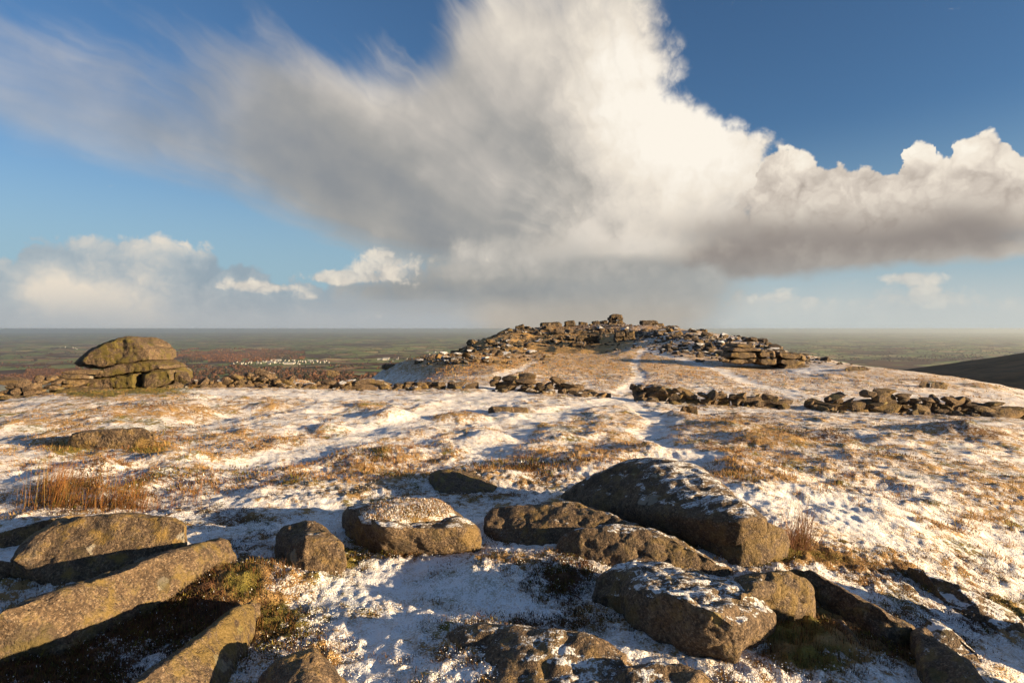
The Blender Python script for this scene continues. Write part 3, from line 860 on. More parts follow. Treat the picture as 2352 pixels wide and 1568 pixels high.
def weather(hulls, voxel, rounds=6, amp=(.03, .012), wl=(.45, .12), bed=0.0, seed=0.0, bedwl=.1):
    """hulls (lists of points) -> one weathered rock mesh"""
    bm = bmesh.new()
    for pts in hulls: hull_bm(bm, pts)
    me = bpy.data.meshes.new('tmp'); bm.to_mesh(me); bm.free()
    o = bpy.data.objects.new('tmp', me); COL.objects.link(o)
    md = o.modifiers.new('r', 'REMESH'); md.mode = 'VOXEL'; md.voxel_size = voxel; md.use_smooth_shade = True
    ms = o.modifiers.new('s', 'SMOOTH'); ms.factor = .5; ms.iterations = rounds
    dg = bpy.context.evaluated_depsgraph_get()
    ev = o.evaluated_get(dg)
    res = bpy.data.meshes.new_from_object(ev)
    bpy.data.objects.remove(o); bpy.data.meshes.remove(me)
    n = len(res.vertices)
    co = np.empty(n * 3, np.float32); res.vertices.foreach_get('co', co); co = co.reshape(-1, 3).astype(float)
    no = np.empty(n * 3, np.float32); res.vertices.foreach_get('normal', no); no = no.reshape(-1, 3)
    d = 0
    for k, (a, w) in enumerate(zip(amp, wl)):
        nn = fbm(co[:, 0] / w + seed, co[:, 1] / w, co[:, 2] / w + 3 * k, 3)
        d = d + a * (nn - .5 * np.abs(nn))
    rid = 1 - np.abs(fbm(co[:, 0] / (wl[0] * .8) + 9 + seed, co[:, 1] / (wl[0] * .8), co[:, 2] / (wl[0] * .45) + 4, 3)) * 2
    d = d - amp[0] * .40 * np.clip(rid - .55, 0, 1)          # worn seams
    if bed:
        zz = (co[:, 2] - .22 * co[:, 0]) / bedwl + .6 * noise3(co[:, 0] / .9 + seed, co[:, 1] / .9, co[:, 2] / .9)
        d = d - bed * (1 - np.abs(noise3(co[:, 0] * .15, co[:, 1] * .15, zz)) * 2.2).clip(0, 1) ** 2
    co = co + no * d[:, None]
    res.vertices.foreach_set('co', co.astype(np.float32).ravel())
    res.polygons.foreach_set('use_smooth', np.ones(len(res.polygons), bool))
    res.update()
    return res


def settle(me):
    """origin at the middle of the foot"""
    n = len(me.vertices)
    co = np.empty(n * 3, np.float32); me.vertices.foreach_get('co', co); co = co.reshape(-1, 3)
    c = np.array([(co[:, 0].min() + co[:, 0].max()) / 2, (co[:, 1].min() + co[:, 1].max()) / 2, co[:, 2].min()])
    me.vertices.foreach_set('co', (co - c).astype(np.float32).ravel()); me.update()
    return tuple(c)


def boulder(label, pts, back=.35, voxel=None, rounds=6, amp=(.03, .012), wl=(.45, .12), col=(.5, .4, .3), mat=None, name='boulder', extra=(), cat='boulder', group=None, sink=.12, bed=0.0, bedwl=.1):
    hulls = []
    for ring in ([pts] + list(extra)):
        P = []
        for p in ring:
            q = to3(p); P.append(q)
            hh = p[2] if len(p) == 3 else .5
            if hh > .08:
                b = q * (1 + back / np.linalg.norm(q)); P.append(b)
                if len(p) == 3:
                    g = b.copy(); g[2] = min(h_base(np.array([b[0]]), np.array([b[1]]))[0] - sink, q[2] - .05); P.append(g)
            if len(p) == 3 and hh < .12:
                g = q.copy(); g[2] -= sink + hh; P.append(g)
        hulls.append(P)
    allp = np.concatenate([np.array(h) for h in hulls])
    size = np.ptp(allp, axis=0)
    if voxel is None: voxel = max(.009, float(np.max(size)) / 120)
    me = weather(hulls, voxel, rounds, amp, wl, seed=random.uniform(0, 50), bed=bed, bedwl=bedwl)
    me.name = name
    c = settle(me)
    o = put(name, me, mat or M_GRANITE, loc=c)
    o.color = (*col, 1)
    tag(o, label, cat, group)
    return o


ROCKS = {}
def R(key, *a, **k): ROCKS[key] = boulder(*a, **k)


NEAR = 'granite boulders of the foreground outcrop'
R('wedge', 'lichen crusted wedge shaped boulder at lower left, overhanging tip on its left', [(20, 1285, .22), (48, 1250, .30), (75, 1228, .36), (130, 1190, .45), (200, 1180, .48), (310, 1180, .48), (400, 1187, .45), (427, 1205, .40), (428, 1255, .25), (410, 1290, .05), (150, 1360, .0), (110, 1345, .02), (62, 1312, .12)],
  back=.45, rounds=4, amp=(.035, .014), col=(.12, .95, .25), group=NEAR)
R('long', 'long sunlit granite slab running out of the lower left corner', [(-160, 1455, .30), (0, 1403, .33), (250, 1312, .33), (420, 1262, .33), (505, 1233, .32), (536, 1238, .28), (545, 1270, .2), (520, 1312, .03), (440, 1352, .0), (300, 1422, 0), (150, 1500, 0), (0, 1548, 0), (-160, 1600, 0)],
  back=.22, rounds=10, amp=(.06, .016), col=(.15, .7, .4), group=NEAR)
R('ridge', 'low slab at bottom left with a thin sunlit crest and dark flank', [(592, 1374, .16), (560, 1386, .20), (480, 1450, .25), (400, 1508, .27), (300, 1572, .28), (200, 1640, .28), (604, 1402, .04), (570, 1470, 0), (530, 1568, 0), (480, 1660, 0)],
  back=.12, rounds=4, amp=(.04, .014), col=(.12, .6, .4), group=NEAR)
R('corner', 'angular granite boulder cut off by the bottom edge, left of centre', [(575, 1575, .05), (600, 1545, .15), (640, 1510, .22), (690, 1495, .25), (722, 1489, .25), (760, 1525, .17), (815, 1572, .05), (860, 1640, 0), (540, 1660, .0), (700, 1660, .18)],
  back=.3, rounds=4, amp=(.03, .014), col=(.1, .6, .1), group=NEAR)
R('cube', 'squat warm brown boulder standing in snow right of the long slab', [(632, 1228, .12), (655, 1208, .22), (706, 1196, .30), (722, 1194, .30), (750, 1215, .28), (787, 1250, .22), (794, 1290, .12), (782, 1312, .02), (745, 1327, 0), (700, 1330, 0), (650, 1314, 0), (630, 1270, .0), (700, 1232, .30)],
  back=.25, rounds=4, amp=(.04, .014), col=(.22, .5, .15), group=NEAR)
R('chip', 'small rounded stone at the foot of the squat brown boulder', [(690, 1342, .02), (698, 1325, .08), (715, 1320, .1), (735, 1328, .06), (740, 1344, .0), (712, 1352, 0)], back=.08, rounds=5, amp=(.01, .006), col=(.2, .4, .2), group=NEAR)
R('table', 'flat topped boulder carrying a snowy cap of turf', [(784, 1178, .2), (798, 1162, .28), (850, 1163, .31), (1010, 1148, .31), (1060, 1182, .28), (1100, 1215, .2), (1106, 1240, .1), (1092, 1258, 0), (1060, 1266, 0), (960, 1268, .0), (900, 1259, .0), (830, 1242, .02), (798, 1226, .02), (785, 1203, .05), (880, 1212, .29), (1050, 1212, .26)],
  back=.3, rounds=7, amp=(.035, .014), col=(.42, .45, .15), group=NEAR)
R('loaf', 'rounded brown boulder in the middle of the foreground, lichen on its left end', [(1113, 1190, .14), (1130, 1169, .2), (1160, 1161, .24), (1190, 1161, .25), (1330, 1150, .30), (1400, 1175, .28), (1450, 1205, .2), (1446, 1230, .08), (1380, 1240, .02), (1290, 1250, .0), (1245, 1257, .0), (1190, 1250, .0), (1140, 1230, .05), (1117, 1212, .08)],
  back=.35, rounds=14, amp=(.045, .016), col=(.28, .5, .15), group=NEAR)
R('whale', 'long humped boulder dusted with snow, in front of the triangular slab', [(1278, 1252, .1), (1290, 1230, .18), (1320, 1215, .25), (1420, 1200, .29), (1500, 1215, .28), (1560, 1238, .24), (1660, 1295, .1), (1682, 1306, .02), (1620, 1318, .0), (1500, 1313, .0), (1400, 1302, 0), (1310, 1291, 0), (1284, 1275, .02)],
  back=.25, rounds=14, amp=(.045, .016), col=(.42, .45, .25), group=NEAR)
R('triangle', 'great triangular slab streaked with snow, highest of the foreground rocks', [(1287, 1138, .05), (1300, 1128, .1), (1345, 1100, .28), (1440, 1056, .53), (1490, 1051, .57), (1530, 1053, .58), (1600, 1068, .52), (1625, 1085, .48), (1634, 1108, .42), (1700, 1150, .43), (1745, 1180, .43), (1764, 1191, .40), (1760, 1204, .33), (1700, 1213, .27), (1600, 1210, .2), (1500, 1196, .12), (1450, 1181, .05), (1400, 1166, .03), (1450, 1170, .13), (1520, 1181, .23), (1600, 1191, .31), (1690, 1199, .38)],
  back=.3, rounds=12, amp=(.04, .014), col=(.46, .3, .1), group=NEAR, extra=[[(1500, 1058, .56), (1590, 1068, .55), (1624, 1085, .51), (1632, 1106, .45), (1560, 1108, .46), (1490, 1080, .50)]])
R('under', 'dark blunt boulder wedged beneath the right corner of the triangular slab', [(1560, 1230, .02), (1600, 1215, .15), (1700, 1215, .27), (1765, 1200, .32), (1800, 1215, .26), (1813, 1228, .2), (1806, 1255, .1), (1778, 1286, .02), (1745, 1303, 0), (1700, 1300, 0), (1630, 1267, .0)],
  back=.3, rounds=12, amp=(.05, .014), col=(.25, .35, .2), group=NEAR)
R('big', 'broad dark boulder mottled with snow at bottom right of centre, largest of the foreground', [(1352, 1362, .06), (1375, 1328, .12), (1410, 1301, .19), (1460, 1287, .23), (1500, 1289, .24), (1560, 1308, .25), (1640, 1316, .26), (1700, 1333, .27), (1740, 1360, .27), (1752, 1400, .26), (1782, 1412, .22), (1776, 1440, .16), (1720, 1502, .03), (1690, 1512, 0), (1640, 1514, 0), (1560, 1498, 0), (1480, 1459, 0), (1400, 1409, 0), (1480, 1345, .27), (1560, 1370, .33), (1640, 1400, .34), (1690, 1440, .26)],
  back=.15, rounds=22, amp=(.06, .018), col=(.50, .35, .15), group=NEAR)
R('fist', 'fist shaped boulder pressed against the right side of the broad dark boulder', [(1690, 1325, .3), (1760, 1313, .36), (1820, 1312, .36), (1850, 1328, .33), (1866, 1350, .28), (1870, 1382, .16), (1855, 1410, .03), (1800, 1412, .02), (1740, 1405, .1), (1700, 1370, .3)],
  back=.2, rounds=12, amp=(.06, .016), col=(.2, .5, .25), group=NEAR)
R('rib', 'long tapering rib of granite with a snow crest, lower right', [(1798, 1314, .1), (1830, 1303, .2), (1860, 1308, .24), (1960, 1365, .22), (2040, 1408, .2), (2097, 1440, .15), (2102, 1470, .05), (2085, 1490, 0), (2030, 1486, 0), (1950, 1440, 0), (1885, 1402, 0), (1868, 1372, .0)],
  back=.3, rounds=12, amp=(.055, .014), col=(.3, .55, .3), group=NEAR)
R('tooth', 'steep pointed slab at the bottom edge, right of the tapering rib', [(2090, 1454, .15), (2105, 1440, .2), (2125, 1440, .2), (2180, 1478, .22), (2230, 1520, .2), (2275, 1585, .18), (2310, 1650, .15), (2160, 1660, 0), (2140, 1585, .0), (2102, 1503, 0), (2090, 1477, .02)],
  back=.15, rounds=5, amp=(.03, .014), col=(.22, .6, .2), group=NEAR)
R('shelf', 'snow covered low shelf of rock behind the steep pointed slab', [(2105, 1440, .08), (2140, 1420, .12), (2190, 1440, .14), (2258, 1500, .06), (2242, 1514, 0), (2180, 1510, 0), (2120, 1462, 0)], back=.25, rounds=6, amp=(.03, .014), col=(.7, .3, .2), group=NEAR)
R('dark', 'dark shaded slab half buried in snow at the right edge', [(2080, 1297, .05), (2110, 1302, .14), (2190, 1335, .16), (2290, 1385, .12), (2352, 1420, .1), (2390, 1455, .02), (2300, 1450, 0), (2240, 1420, 0), (2180, 1390, 0), (2100, 1332, 0)], back=.35, rounds=6, amp=(.04, .014), col=(.62, .3, .2), group=NEAR)
R('apron', 'wide low dark slab along the bottom edge, right of centre', [(1012, 1467, .03), (1045, 1446, .1), (1090, 1437, .14), (1180, 1440, .16), (1260, 1447, .17), (1330, 1455, .18), (1390, 1470, .17), (1440, 1500, .14), (1420, 1640, .1), (1300, 1700, .05), (1150, 1650, .03), (1060, 1525, .02)],
  back=.15, rounds=9, amp=(.045, .018), col=(.38, .45, .1), group=NEAR, extra=[[(1380, 1545, .1), (1430, 1520, .18), (1500, 1511, .2), (1570, 1512, .21), (1620, 1530, .2), (1665, 1562, .14), (1700, 1610, .04), (1640, 1680, 0), (1400, 1680, .02)]])
R('nub', 'small pale topped boulder alone in shaded snow beyond the table rock', [(984, 1100, .05), (988, 1084, .15), (1013, 1076, .21), (1045, 1080, .2), (1070, 1091, .13), (1130, 1093, .1), (1148, 1110, .05), (1130, 1129, 0), (1060, 1136, 0), (1000, 1127, 0)], back=.25, rounds=6, amp=(.03, .014), col=(.1, .8, .5), group=NEAR)
R('lens', 'flat lens shaped boulder in a nest of dark heather, left middle', [(156, 1022, .1), (167, 996, .33), (217, 986, .40), (325, 982, .42), (356, 997, .32), (334, 1017, .15), (272, 1036, .02), (215, 1037, 0), (160, 1031, 0)], back=.6, rounds=5, amp=(.05, .02), wl=(.6, .2), col=(.25, .7, .15), mat=M_GRANITE_MID)
R('sill', 'dark flat slab behind the wedge shaped boulder, at the left edge', [(-80, 1248, .12), (0, 1222, .16), (118, 1190, .18), (197, 1178, .14), (202, 1196, .02), (60, 1237, 0), (0, 1263, 0), (-80, 1285, 0)], back=.25, rounds=5, col=(.5, .4, .2), group=NEAR)
R('edge', 'small dark stone at the left edge under the wedge tip', [(-60, 1290, .12), (0, 1288, .14), (38, 1293, .1), (55, 1306, .03), (0, 1342, 0), (-60, 1355, 0)], back=.15, rounds=5, col=(.1, .4, .2), group=NEAR)
R('kerb', 'narrow low stone in frosted heather below the tapering rib', [(1905, 1418, .07), (1935, 1424, .1), (1960, 1455, .1), (1990, 1500, .05), (1976, 1512, 0), (1930, 1482, 0), (1900, 1442, 0)], back=.08, rounds=5, amp=(.02, .01), col=(.3, .4, .4), group=NEAR)
R('plate', 'thin flat stone lying in snow at mid distance, centre', [(1122, 938, .1), (1130, 933, .2), (1210, 935, .2), (1216, 943, .08), (1205, 949, 0), (1140, 948, 0)], back=.7, rounds=4, amp=(.03, .01), col=(.3, .5, .4), mat=M_GRANITE_MID)
R('stub', 'square stone beside a dark tussock in front of the wall, right of centre', [(1562, 942, .1), (1568, 932, .3), (1585, 930, .32), (1602, 934, .28), (1603, 943, .05), (1585, 948, 0), (1568, 947, 0)], back=.4, rounds=4, amp=(.03, .01), col=(.2, .5, .3), mat=M_GRANITE_MID)
for u0, v0, w, h, lab in ((748, 860, 32, 11, 'stack of two flat stones on the turf behind the wall'), (876, 846, 38, 11, 'dark flat slab lying beyond the wall below the far tor'), (2111, 890, 25, 15, 'left one of a pair of stones on the right hand slope'), (2137, 893, 40, 16, 'right one of a pair of stones on the right hand slope'),
                          (1941, 852, 56, 11, 'low snow capped slab on the right shoulder of the far hill'), (1148, 815, 20, 8, 'pale lone boulder at the left foot of the far tor'), (2225, 945, 30, 9, 'half buried stone in snow below the right end of the wall')):
    p = ground_hit(u0 + w / 2, v0); s = p[1] / FP; d = p[1]
    boulder(lab, [(u0, v0, None, d), (u0 + 1, v0 - h * .6, None, d + .1), (u0 + w * .2, v0 - h, None, d + .3), (u0 + w * .75, v0 - h * .95, None, d + .3), (u0 + w, v0 - h * .5, None, d + .1), (u0 + w * .95, v0 + 1, None, d), (u0 + w * .5, v0 + 3, None, d - .2), (u0 + w * .5, v0 + 6, None, d + .3)],
            back=w * s * .7, rounds=4, amp=(.05 * w * s, .02 * w * s), wl=(.4 * w * s, .12 * w * s), col=(.35, .5, .3), mat=M_GRANITE_MID)


# ------------------------------------------------------------------ the balanced outcrop on the left
def outcrop(label, slabs, d, thick, cols, mat, voxel, amp, wl, bed=0.0, bedwl=.2, name='rock_outcrop', cat='rock outcrop', group=None, part='slab', rounds=4, foot=None):
    """slabs: outlines in photo positions at about depth d, built as slabs `thick` deep"""
    meshes, pts_all = [], []
    for k, s in enumerate(slabs):
        off = s[0]; ring = s[1]; th = s[2] if len(s) > 2 else thick
        P = []
        c = np.mean([p[:2] for p in ring], axis=0)
        for (u, v) in ring:
            du, dv = u - c[0], v - c[1]
            P.append(ray(u, v, d + off + .25 * th))
            P.append(ray(c[0] + du * .80, c[1] + dv * .84, d + off))
            q = ray(u, v, d + off + .25 * th); q2 = q.copy(); q2[1] += th * .5; P.append(q2)
            q3 = ray(c[0] + du * .85, c[1] + dv * .9, d + off + .25 * th); q3[1] += th * .8; P.append(q3)
        meshes.append(weather([P], voxel, rounds, amp, wl, bed=bed, bedwl=bedwl, seed=random.uniform(0, 60)))
    allc = []
    for me in meshes:
        co = np.empty(len(me.vertices) * 3, np.float32); me.vertices.foreach_get('co', co); allc.append(co.reshape(-1, 3))
    A = np.concatenate(allc)
    base = np.array([(A[:, 0].min() + A[:, 0].max()) / 2, (A[:, 1].min() + A[:, 1].max()) / 2, A[:, 2].min()])
    root = put(name, None, loc=tuple(base))
    tag(root, label, cat, group)
    for me, co in zip(meshes, allc):
        me.vertices.foreach_set('co', (co - base).astype(np.float32).ravel()); me.update(); me.name = part
        o = put(part, me, mat, parent=root); o.color = (*cols, 1)
    return root


outcrop('tall balanced outcrop of mossy granite slabs, its capstone leaning out to the left', [
    (0.0, [(167, 833), (176, 823), (186, 814), (205, 800), (222, 794), (245, 789), (270, 772.5), (290, 771), (307, 773), (325, 782), (338, 795), (357, 802), (362, 815), (361, 829), (322, 829), (265, 838), (222, 849), (178, 842)], 2.6),
    (-.1, [(193, 868), (205, 858), (225, 848), (265, 835), (320, 828), (350, 827), (385, 840), (388, 848), (330, 856), (260, 864), (200, 871)], 2.6),
    (-.25, [(185, 888), (188, 878), (197, 869), (260, 862), (322, 855), (321, 893), (250, 896), (190, 894)], 2.4),
    (-.25, [(323, 858), (345, 851), (390, 846), (399, 857), (398, 877), (376, 890), (340, 896), (322, 893)], 2.4),
    (-.6, [(368, 890), (378, 884), (392, 884), (394, 894), (372, 897)], .6)],
    26.0, 2.4, (.04, .75, .75), M_GRANITE_MID, .036, (.09, .03), (.9, .22), bed=.030, bedwl=.34, rounds=3)
boulder('small square block just right of the balanced outcrop', [(400, 877, None, 26.2), (401, 858, None, 26.2), (408, 853, None, 26.4), (430, 854, None, 26.4), (437, 868, None, 26.2), (438, 877, None, 26.0), (420, 882, None, 26.1)], back=.9, rounds=4, amp=(.05, .02), wl=(.6, .2), col=(.05, .6, .6), mat=M_GRANITE_MID)
boulder('low flat slab in turf at the left foot of the balanced outcrop', [(122, 903, None, 24.4), (130, 894, None, 24.6), (175, 890, None, 24.8), (258, 891, None, 25), (262, 898, None, 24.6), (200, 912, None, 23.9), (160, 914, None, 23.9), (124, 912, None, 24.2)], back=1.0, rounds=5, amp=(.05, .02), wl=(.6, .2), col=(.12, .6, .6), mat=M_GRANITE_MID)

# the layered outcrop on the right of the far hill
outcrop('layered outcrop of flat granite slabs standing right of the snowy paths', [
    (0.4, [(1683, 797), (1690, 788), (1725, 789), (1740, 797), (1715, 801)]),
    (0.2, [(1674, 806), (1680, 798), (1745, 799), (1752, 806), (1700, 809)]),
    (0.0, [(1671, 822), (1673, 811), (1690, 807), (1740, 810), (1743, 822), (1700, 825)]),
    (-.1, [(1667, 833), (1672, 824), (1740, 823), (1742, 833), (1700, 837)]),
    (-.3, [(1653, 824), (1662, 821), (1678, 826), (1676, 832), (1658, 832)], 1.2),
    (0.0, [(1740, 812), (1748, 804), (1780, 803), (1786, 822), (1745, 822)]),
    (-.1, [(1742, 835), (1742, 823), (1785, 822), (1787, 836), (1760, 841)]),
    (0.1, [(1782, 814), (1786, 806), (1840, 810), (1853, 818), (1852, 828), (1790, 824)]),
    (0.0, [(1786, 834), (1788, 824), (1850, 828), (1852, 838), (1810, 846)]),
    (-.3, [(1790, 847), (1800, 838), (1860, 839), (1870, 845), (1850, 851), (1812, 851)])],
    62.0, 4.0, (.25, .45, .2), M_GRANITE_MID, .10, (.16, .06), (1.6, .5), bed=.06, bedwl=.5)

# ------------------------------------------------------------------ rocks added out of view at right to shade the near ground
def added_shade_rock(label, c, half, top, seed):
    r = np.random.default_rng(seed)
    P = []
    for k in range(26):
        q = r.normal(size=3); q /= np.linalg.norm(q)
        P.append(np.array(c) + q * np.array(half) * r.uniform(.8, 1.05))
    P = np.array(P)
    P[:, 2] = np.clip(P[:, 2], c[2] - half[2], top)
    me = weather([P], .022, 8, (.07, .02), (.5, .14), seed=seed)
    me.name = 'boulder'
    o = put('boulder', me, M_GRANITE, loc=settle(me)); o.color = (.35, .5, .2, 1)
    tag(o, label, 'boulder', 'boulders added out of view to shade the foreground')


added_shade_rock('tall rough granite boulder added out of view at right to shade the foreground', (3.75, 2.55, -1.85), (.55, .62, .75), -1.34, 5)
added_shade_rock('lower granite boulder added out of view beside the tall one to shade the foreground', (4.9, 3.3, -2.2), (.7, .6, .75), -1.45, 6)

# ================================================================== stones for walls, rubble and screes (shared meshes)
def stone_mesh(seed, sub=1, blocky=.55):
    r = np.random.default_rng(seed)
    p = r.normal(size=(26, 3))
    p /= np.abs(p).max(axis=1)[:, None] ** blocky * np.linalg.norm(p, axis=1)[:, None] ** (1 - blocky)
    p = p * np.array([.5, .5, .5]) * r.uniform(.86, 1.0, (26, 1))
    bm = bmesh.new()
    hull_bm(bm, p)
    bmesh.ops.bevel(bm, geom=bm.edges[:], offset=.045, segments=1, affect='EDGES', clamp_overlap=True)
    bmesh.ops.triangulate(bm, faces=bm.faces[:])
    me = bpy.data.meshes.new('stone'); bm.to_mesh(me); bm.free()
    me.polygons.foreach_set('use_smooth', np.zeros(len(me.polygons), bool))
    return me


STONES = [stone_mesh(100 + k, blocky=.92 if k % 3 else .55) for k in range(15)]
for s_ in STONES: s_.materials.append(M_GRANITE_MID)
rw = random.Random(21)


def dry_wall(label, line, hprof, n_course=4, tumbled=.25, size=(.34, .75), snow=.3, depth_jit=.18, group='lengths of the ruined dry stone wall'):
    """line: photo positions of the foot; hprof: heights along it in metres"""
    P = np.array([wall_pt(u, v) for u, v in line])
    seg = np.r_[0, np.cumsum(np.linalg.norm(np.diff(P[:, :2], axis=0), axis=1))]
    L = seg[-1]
    base = P.mean(axis=0)
    root = put('dry_stone_wall', None, loc=tuple(base))
    tag(root, label, 'stone wall', group)
    at = lambda s: np.array([np.interp(s, seg, P[:, k]) for k in range(3)])
    hat = lambda s: np.interp(s / L, np.linspace(0, 1, len(hprof)), hprof)
    spots = []
    z = 0.0
    for c in range(n_course + 3):
        s = rw.uniform(-.1, .2)
        ch = rw.uniform(.15, .24) if c else .26
        while s < L:
            w = rw.uniform(*size) * (1.25 if c == 0 else 1.0) * (1 if rw.random() > .28 else rw.uniform(1.5, 2.3))
            hh = hat(s + w / 2) * rw.uniform(.8, 1.25)
            if z + ch * .55 < hh:
                spots.append((s + w / 2 + rw.uniform(-.08, .08), z, w, ch * rw.uniform(.8, 1.5) * (1.0 if w < .8 else 1.5), c))
            s += w * rw.uniform(.86, .98)
        z += ch * .88
    S = np.array([min(max(q[0], 0), L) for q in spots])
    ang_ = [math.atan2(*(at(min(s + .2, L)) - at(max(s - .2, 0)))[1::-1]) for s in S]
    J = np.array([rw.uniform(-1, 1) * depth_jit for _ in spots])
    X = np.interp(S, seg, P[:, 0]) - np.sin(ang_) * J; Y = np.interp(S, seg, P[:, 1]) + np.cos(ang_) * J
    GZ = H(X, Y)
    for (s, z, w, h, c), x, y, g, ang in zip(spots, X, Y, GZ, ang_):
        loose = rw.random() < tumbled
        o = put('stone', rw.choice(STONES), parent=root, loc=(x - base[0], y - base[1], g + z + h * .36 - .04 - base[2]),
                rot=(rw.uniform(-.5, .5) if loose else rw.uniform(-.12, .12), rw.uniform(-.6, .6) if loose else rw.uniform(-.15, .15), ang + rw.uniform(-.35, .35)),
                scale=(w * 1.08, rw.uniform(.35, .7), h * 1.12))
        o.color = (snow * rw.uniform(.3, 1.5), rw.uniform(.2, .7), rw.uniform(0, .4), 1)
    # fallen stones at the foot
    nf_ = int(L * 2.6)
    S = np.array([rw.uniform(0, L) for _ in range(nf_)])
    X = np.interp(S, seg, P[:, 0]); Y = np.interp(S, seg, P[:, 1]) + np.array([rw.uniform(.35, 1.4) * (-1 if rw.random() < .85 else 1) for _ in range(nf_)])
    for x, y, g in zip(X, Y, H(X, Y)):
        w = rw.uniform(.12, .5) ** 1.2 * 1.2
        o = put('fallen_stone', rw.choice(STONES), parent=root, loc=(x - base[0], y - base[1], g + w * .08 - base[2]), rot=(rw.uniform(-.4, .4), rw.uniform(-.4, .4), rw.uniform(0, 3)), scale=(w * 1.2, w, w * .6))
        o.color = (snow, .5, .4, 1)
    return root


dry_wall('shaded stretch of dry stone wall left of the balanced outcrop', [(-120, 925), (-30, 918), (40, 917), (90, 913), (140, 906), (190, 900)], [.45, .5, .75, .95, .95, .9], size=(.32, .75), tumbled=.1, snow=.15)
dry_wall('tumbled jumble of wall stones just right of the balanced outcrop', [(438, 883), (500, 886), (560, 888), (600, 889), (662, 890)], [.35, .4, .45, .75, .7, .3], size=(.22, .5), tumbled=.6, snow=.3)
dry_wall('long low wall of squared blocks left of the first path gap', [(672, 890), (760, 889), (860, 890), (960, 892), (1030, 894), (1082, 894)], [.2, .38, .42, .52, .5, .46, .42, .42, .25], size=(.3, .7), tumbled=.3, snow=.4)
dry_wall('short wall between the two path gaps, high at its left end', [(1128, 894), (1180, 898), (1250, 902), (1330, 906), (1392, 908)], [.5, .75, .6, .5, .4, .25], size=(.3, .65), tumbled=.25, snow=.35)
dry_wall('collapsed wall of round boulders right of the second path gap, heaped at its left', [(1450, 916), (1500, 922), (1580, 928), (1680, 932), (1760, 934), (1800, 935)], [.75, .95, .6, .5, .55, .5, .55, .45], size=(.28, .6), tumbled=.6, snow=.3)
dry_wall('long dark wall of big boulders running out at the right edge', [(1845, 940), (1930, 944), (2000, 948), (2100, 954), (2200, 958), (2300, 962), (2420, 968)], [.4, .6, .75, .9, .85, .75, .7, .6, .55, .5], size=(.3, .75), tumbled=.45, snow=.2)

# ================================================================== the far tor
def stack(label, u0, u1, vt, vb, d, layers=4, taper=.1, group='rock stacks along the crest of the far tor', seed=0):
    """a layered granite stack between u0..u1, top vt, foot vb (photo positions) at depth d"""
    r = random.Random(seed)
    sl = []
    layers = max(2, layers - 1)
    w, hgt = u1 - u0, vb - vt
    cuts = [vb + 4]
    for k in range(layers):
        cuts.append(vb - hgt * ((k + 1) / layers) ** r.uniform(.85, 1.15) if k < layers - 1 else vt)
    def poly(l, rr, b, a, rag=.5):
        b -= .8; a += .45 * (a - b)
        l -= .6; rr += .6
        h_, n_ = a - b, max(2, int((rr - l) / 7))
        top = [(l + (rr - l) * (.08 + .84 * j / n_), b + r.uniform(0, rag) * h_) for j in range(n_ + 1)]
        return [(l - r.uniform(0, .6), a - h_ * r.uniform(.05, .3)), (l + r.uniform(0, 1.0), b + h_ * r.uniform(.2, .55))] + top + [(rr - r.uniform(0, 1.0), b + h_ * r.uniform(.2, .55)), (rr + r.uniform(0, .6), a - h_ * r.uniform(.05, .3)), (rr - 1, a + 1), (l + 1, a + 1)]
    for k in range(layers):
        t = k / max(layers - 1, 1)
        lo, hi = u0 + w * taper * t * r.uniform(.2, 1.6), u1 - w * taper * t * r.uniform(.2, 1.6)
        if w > 26 and r.random() < .5:
            c = lo + (hi - lo) * r.uniform(.35, .65)
            sl.append((r.uniform(-.6, .3), poly(lo, c + .8, cuts[k + 1] + r.uniform(-.1, .35) * (cuts[k] - cuts[k + 1]), cuts[k])))
            sl.append((r.uniform(-.6, .3), poly(c - .8, hi, cuts[k + 1] + (0 if k == layers - 1 else r.uniform(-.1, .35) * (cuts[k] - cuts[k + 1])), cuts[k])))
        else:
            sl.append((r.uniform(-.3, .3), poly(lo, hi, cuts[k + 1], cuts[k], .2 if k < layers - 1 or hgt > 25 else .6)))
    for k in range(int(w / 20)):            # blocks fallen against the foot
        x = r.uniform(u0 - 5, u1 - 3); q = r.uniform(5, 13)
        sl.append((-1.4, poly(x, x + q, vb - r.uniform(.25, .5) * hgt, vb + 5)))
    s = d / FP
    return outcrop(label, sl, d, max(1.6, w * s * .55), (.28, .4, .1), M_GRANITE_FAR, max(.10, w * s / 60), (.20, .09), (1.7, .5), bed=.13, bedwl=.5, group=group, rounds=1)


outcrop('low mossy sloping crag at the left end of the far tor', [(0, [(1112, 786), (1124, 774), (1148, 762), (1168, 753), (1178, 755), (1179, 772), (1150, 786)]), (-1, [(1100, 796), (1112, 784), (1135, 777), (1150, 783), (1140, 798)])], 140, 4.0, (.2, .4, .3), M_GRANITE_FAR, .16, (.25, .1), (1.7, .5), bed=.13, bedwl=.5, group='rock stacks along the crest of the far tor', rounds=1)
stack('rounded crag on the crest, leftmost of the skyline stacks', 1178, 1212, 740, 760, 146, 3, .15, seed=2)
stack('broken tooth of rock beside the leftmost skyline crag', 1214, 1232, 748, 764, 146, 2, .2, seed=3)
stack('wide blocky crag left of the middle of the far tor', 1237, 1293, 739, 764, 146, 4, .10, seed=4)
stack('knobbly crag with a pale top left of the tallest stack', 1295, 1327, 735, 752, 148, 3, .12, seed=5)
stack('low shelf of rock between the knobbly crag and the tallest stack', 1328, 1352, 738, 752, 148, 2, .10, seed=6)
stack('small flat pile touching the left side of the tallest stack', 1359, 1398, 735, 750, 150, 3, .12, seed=7)
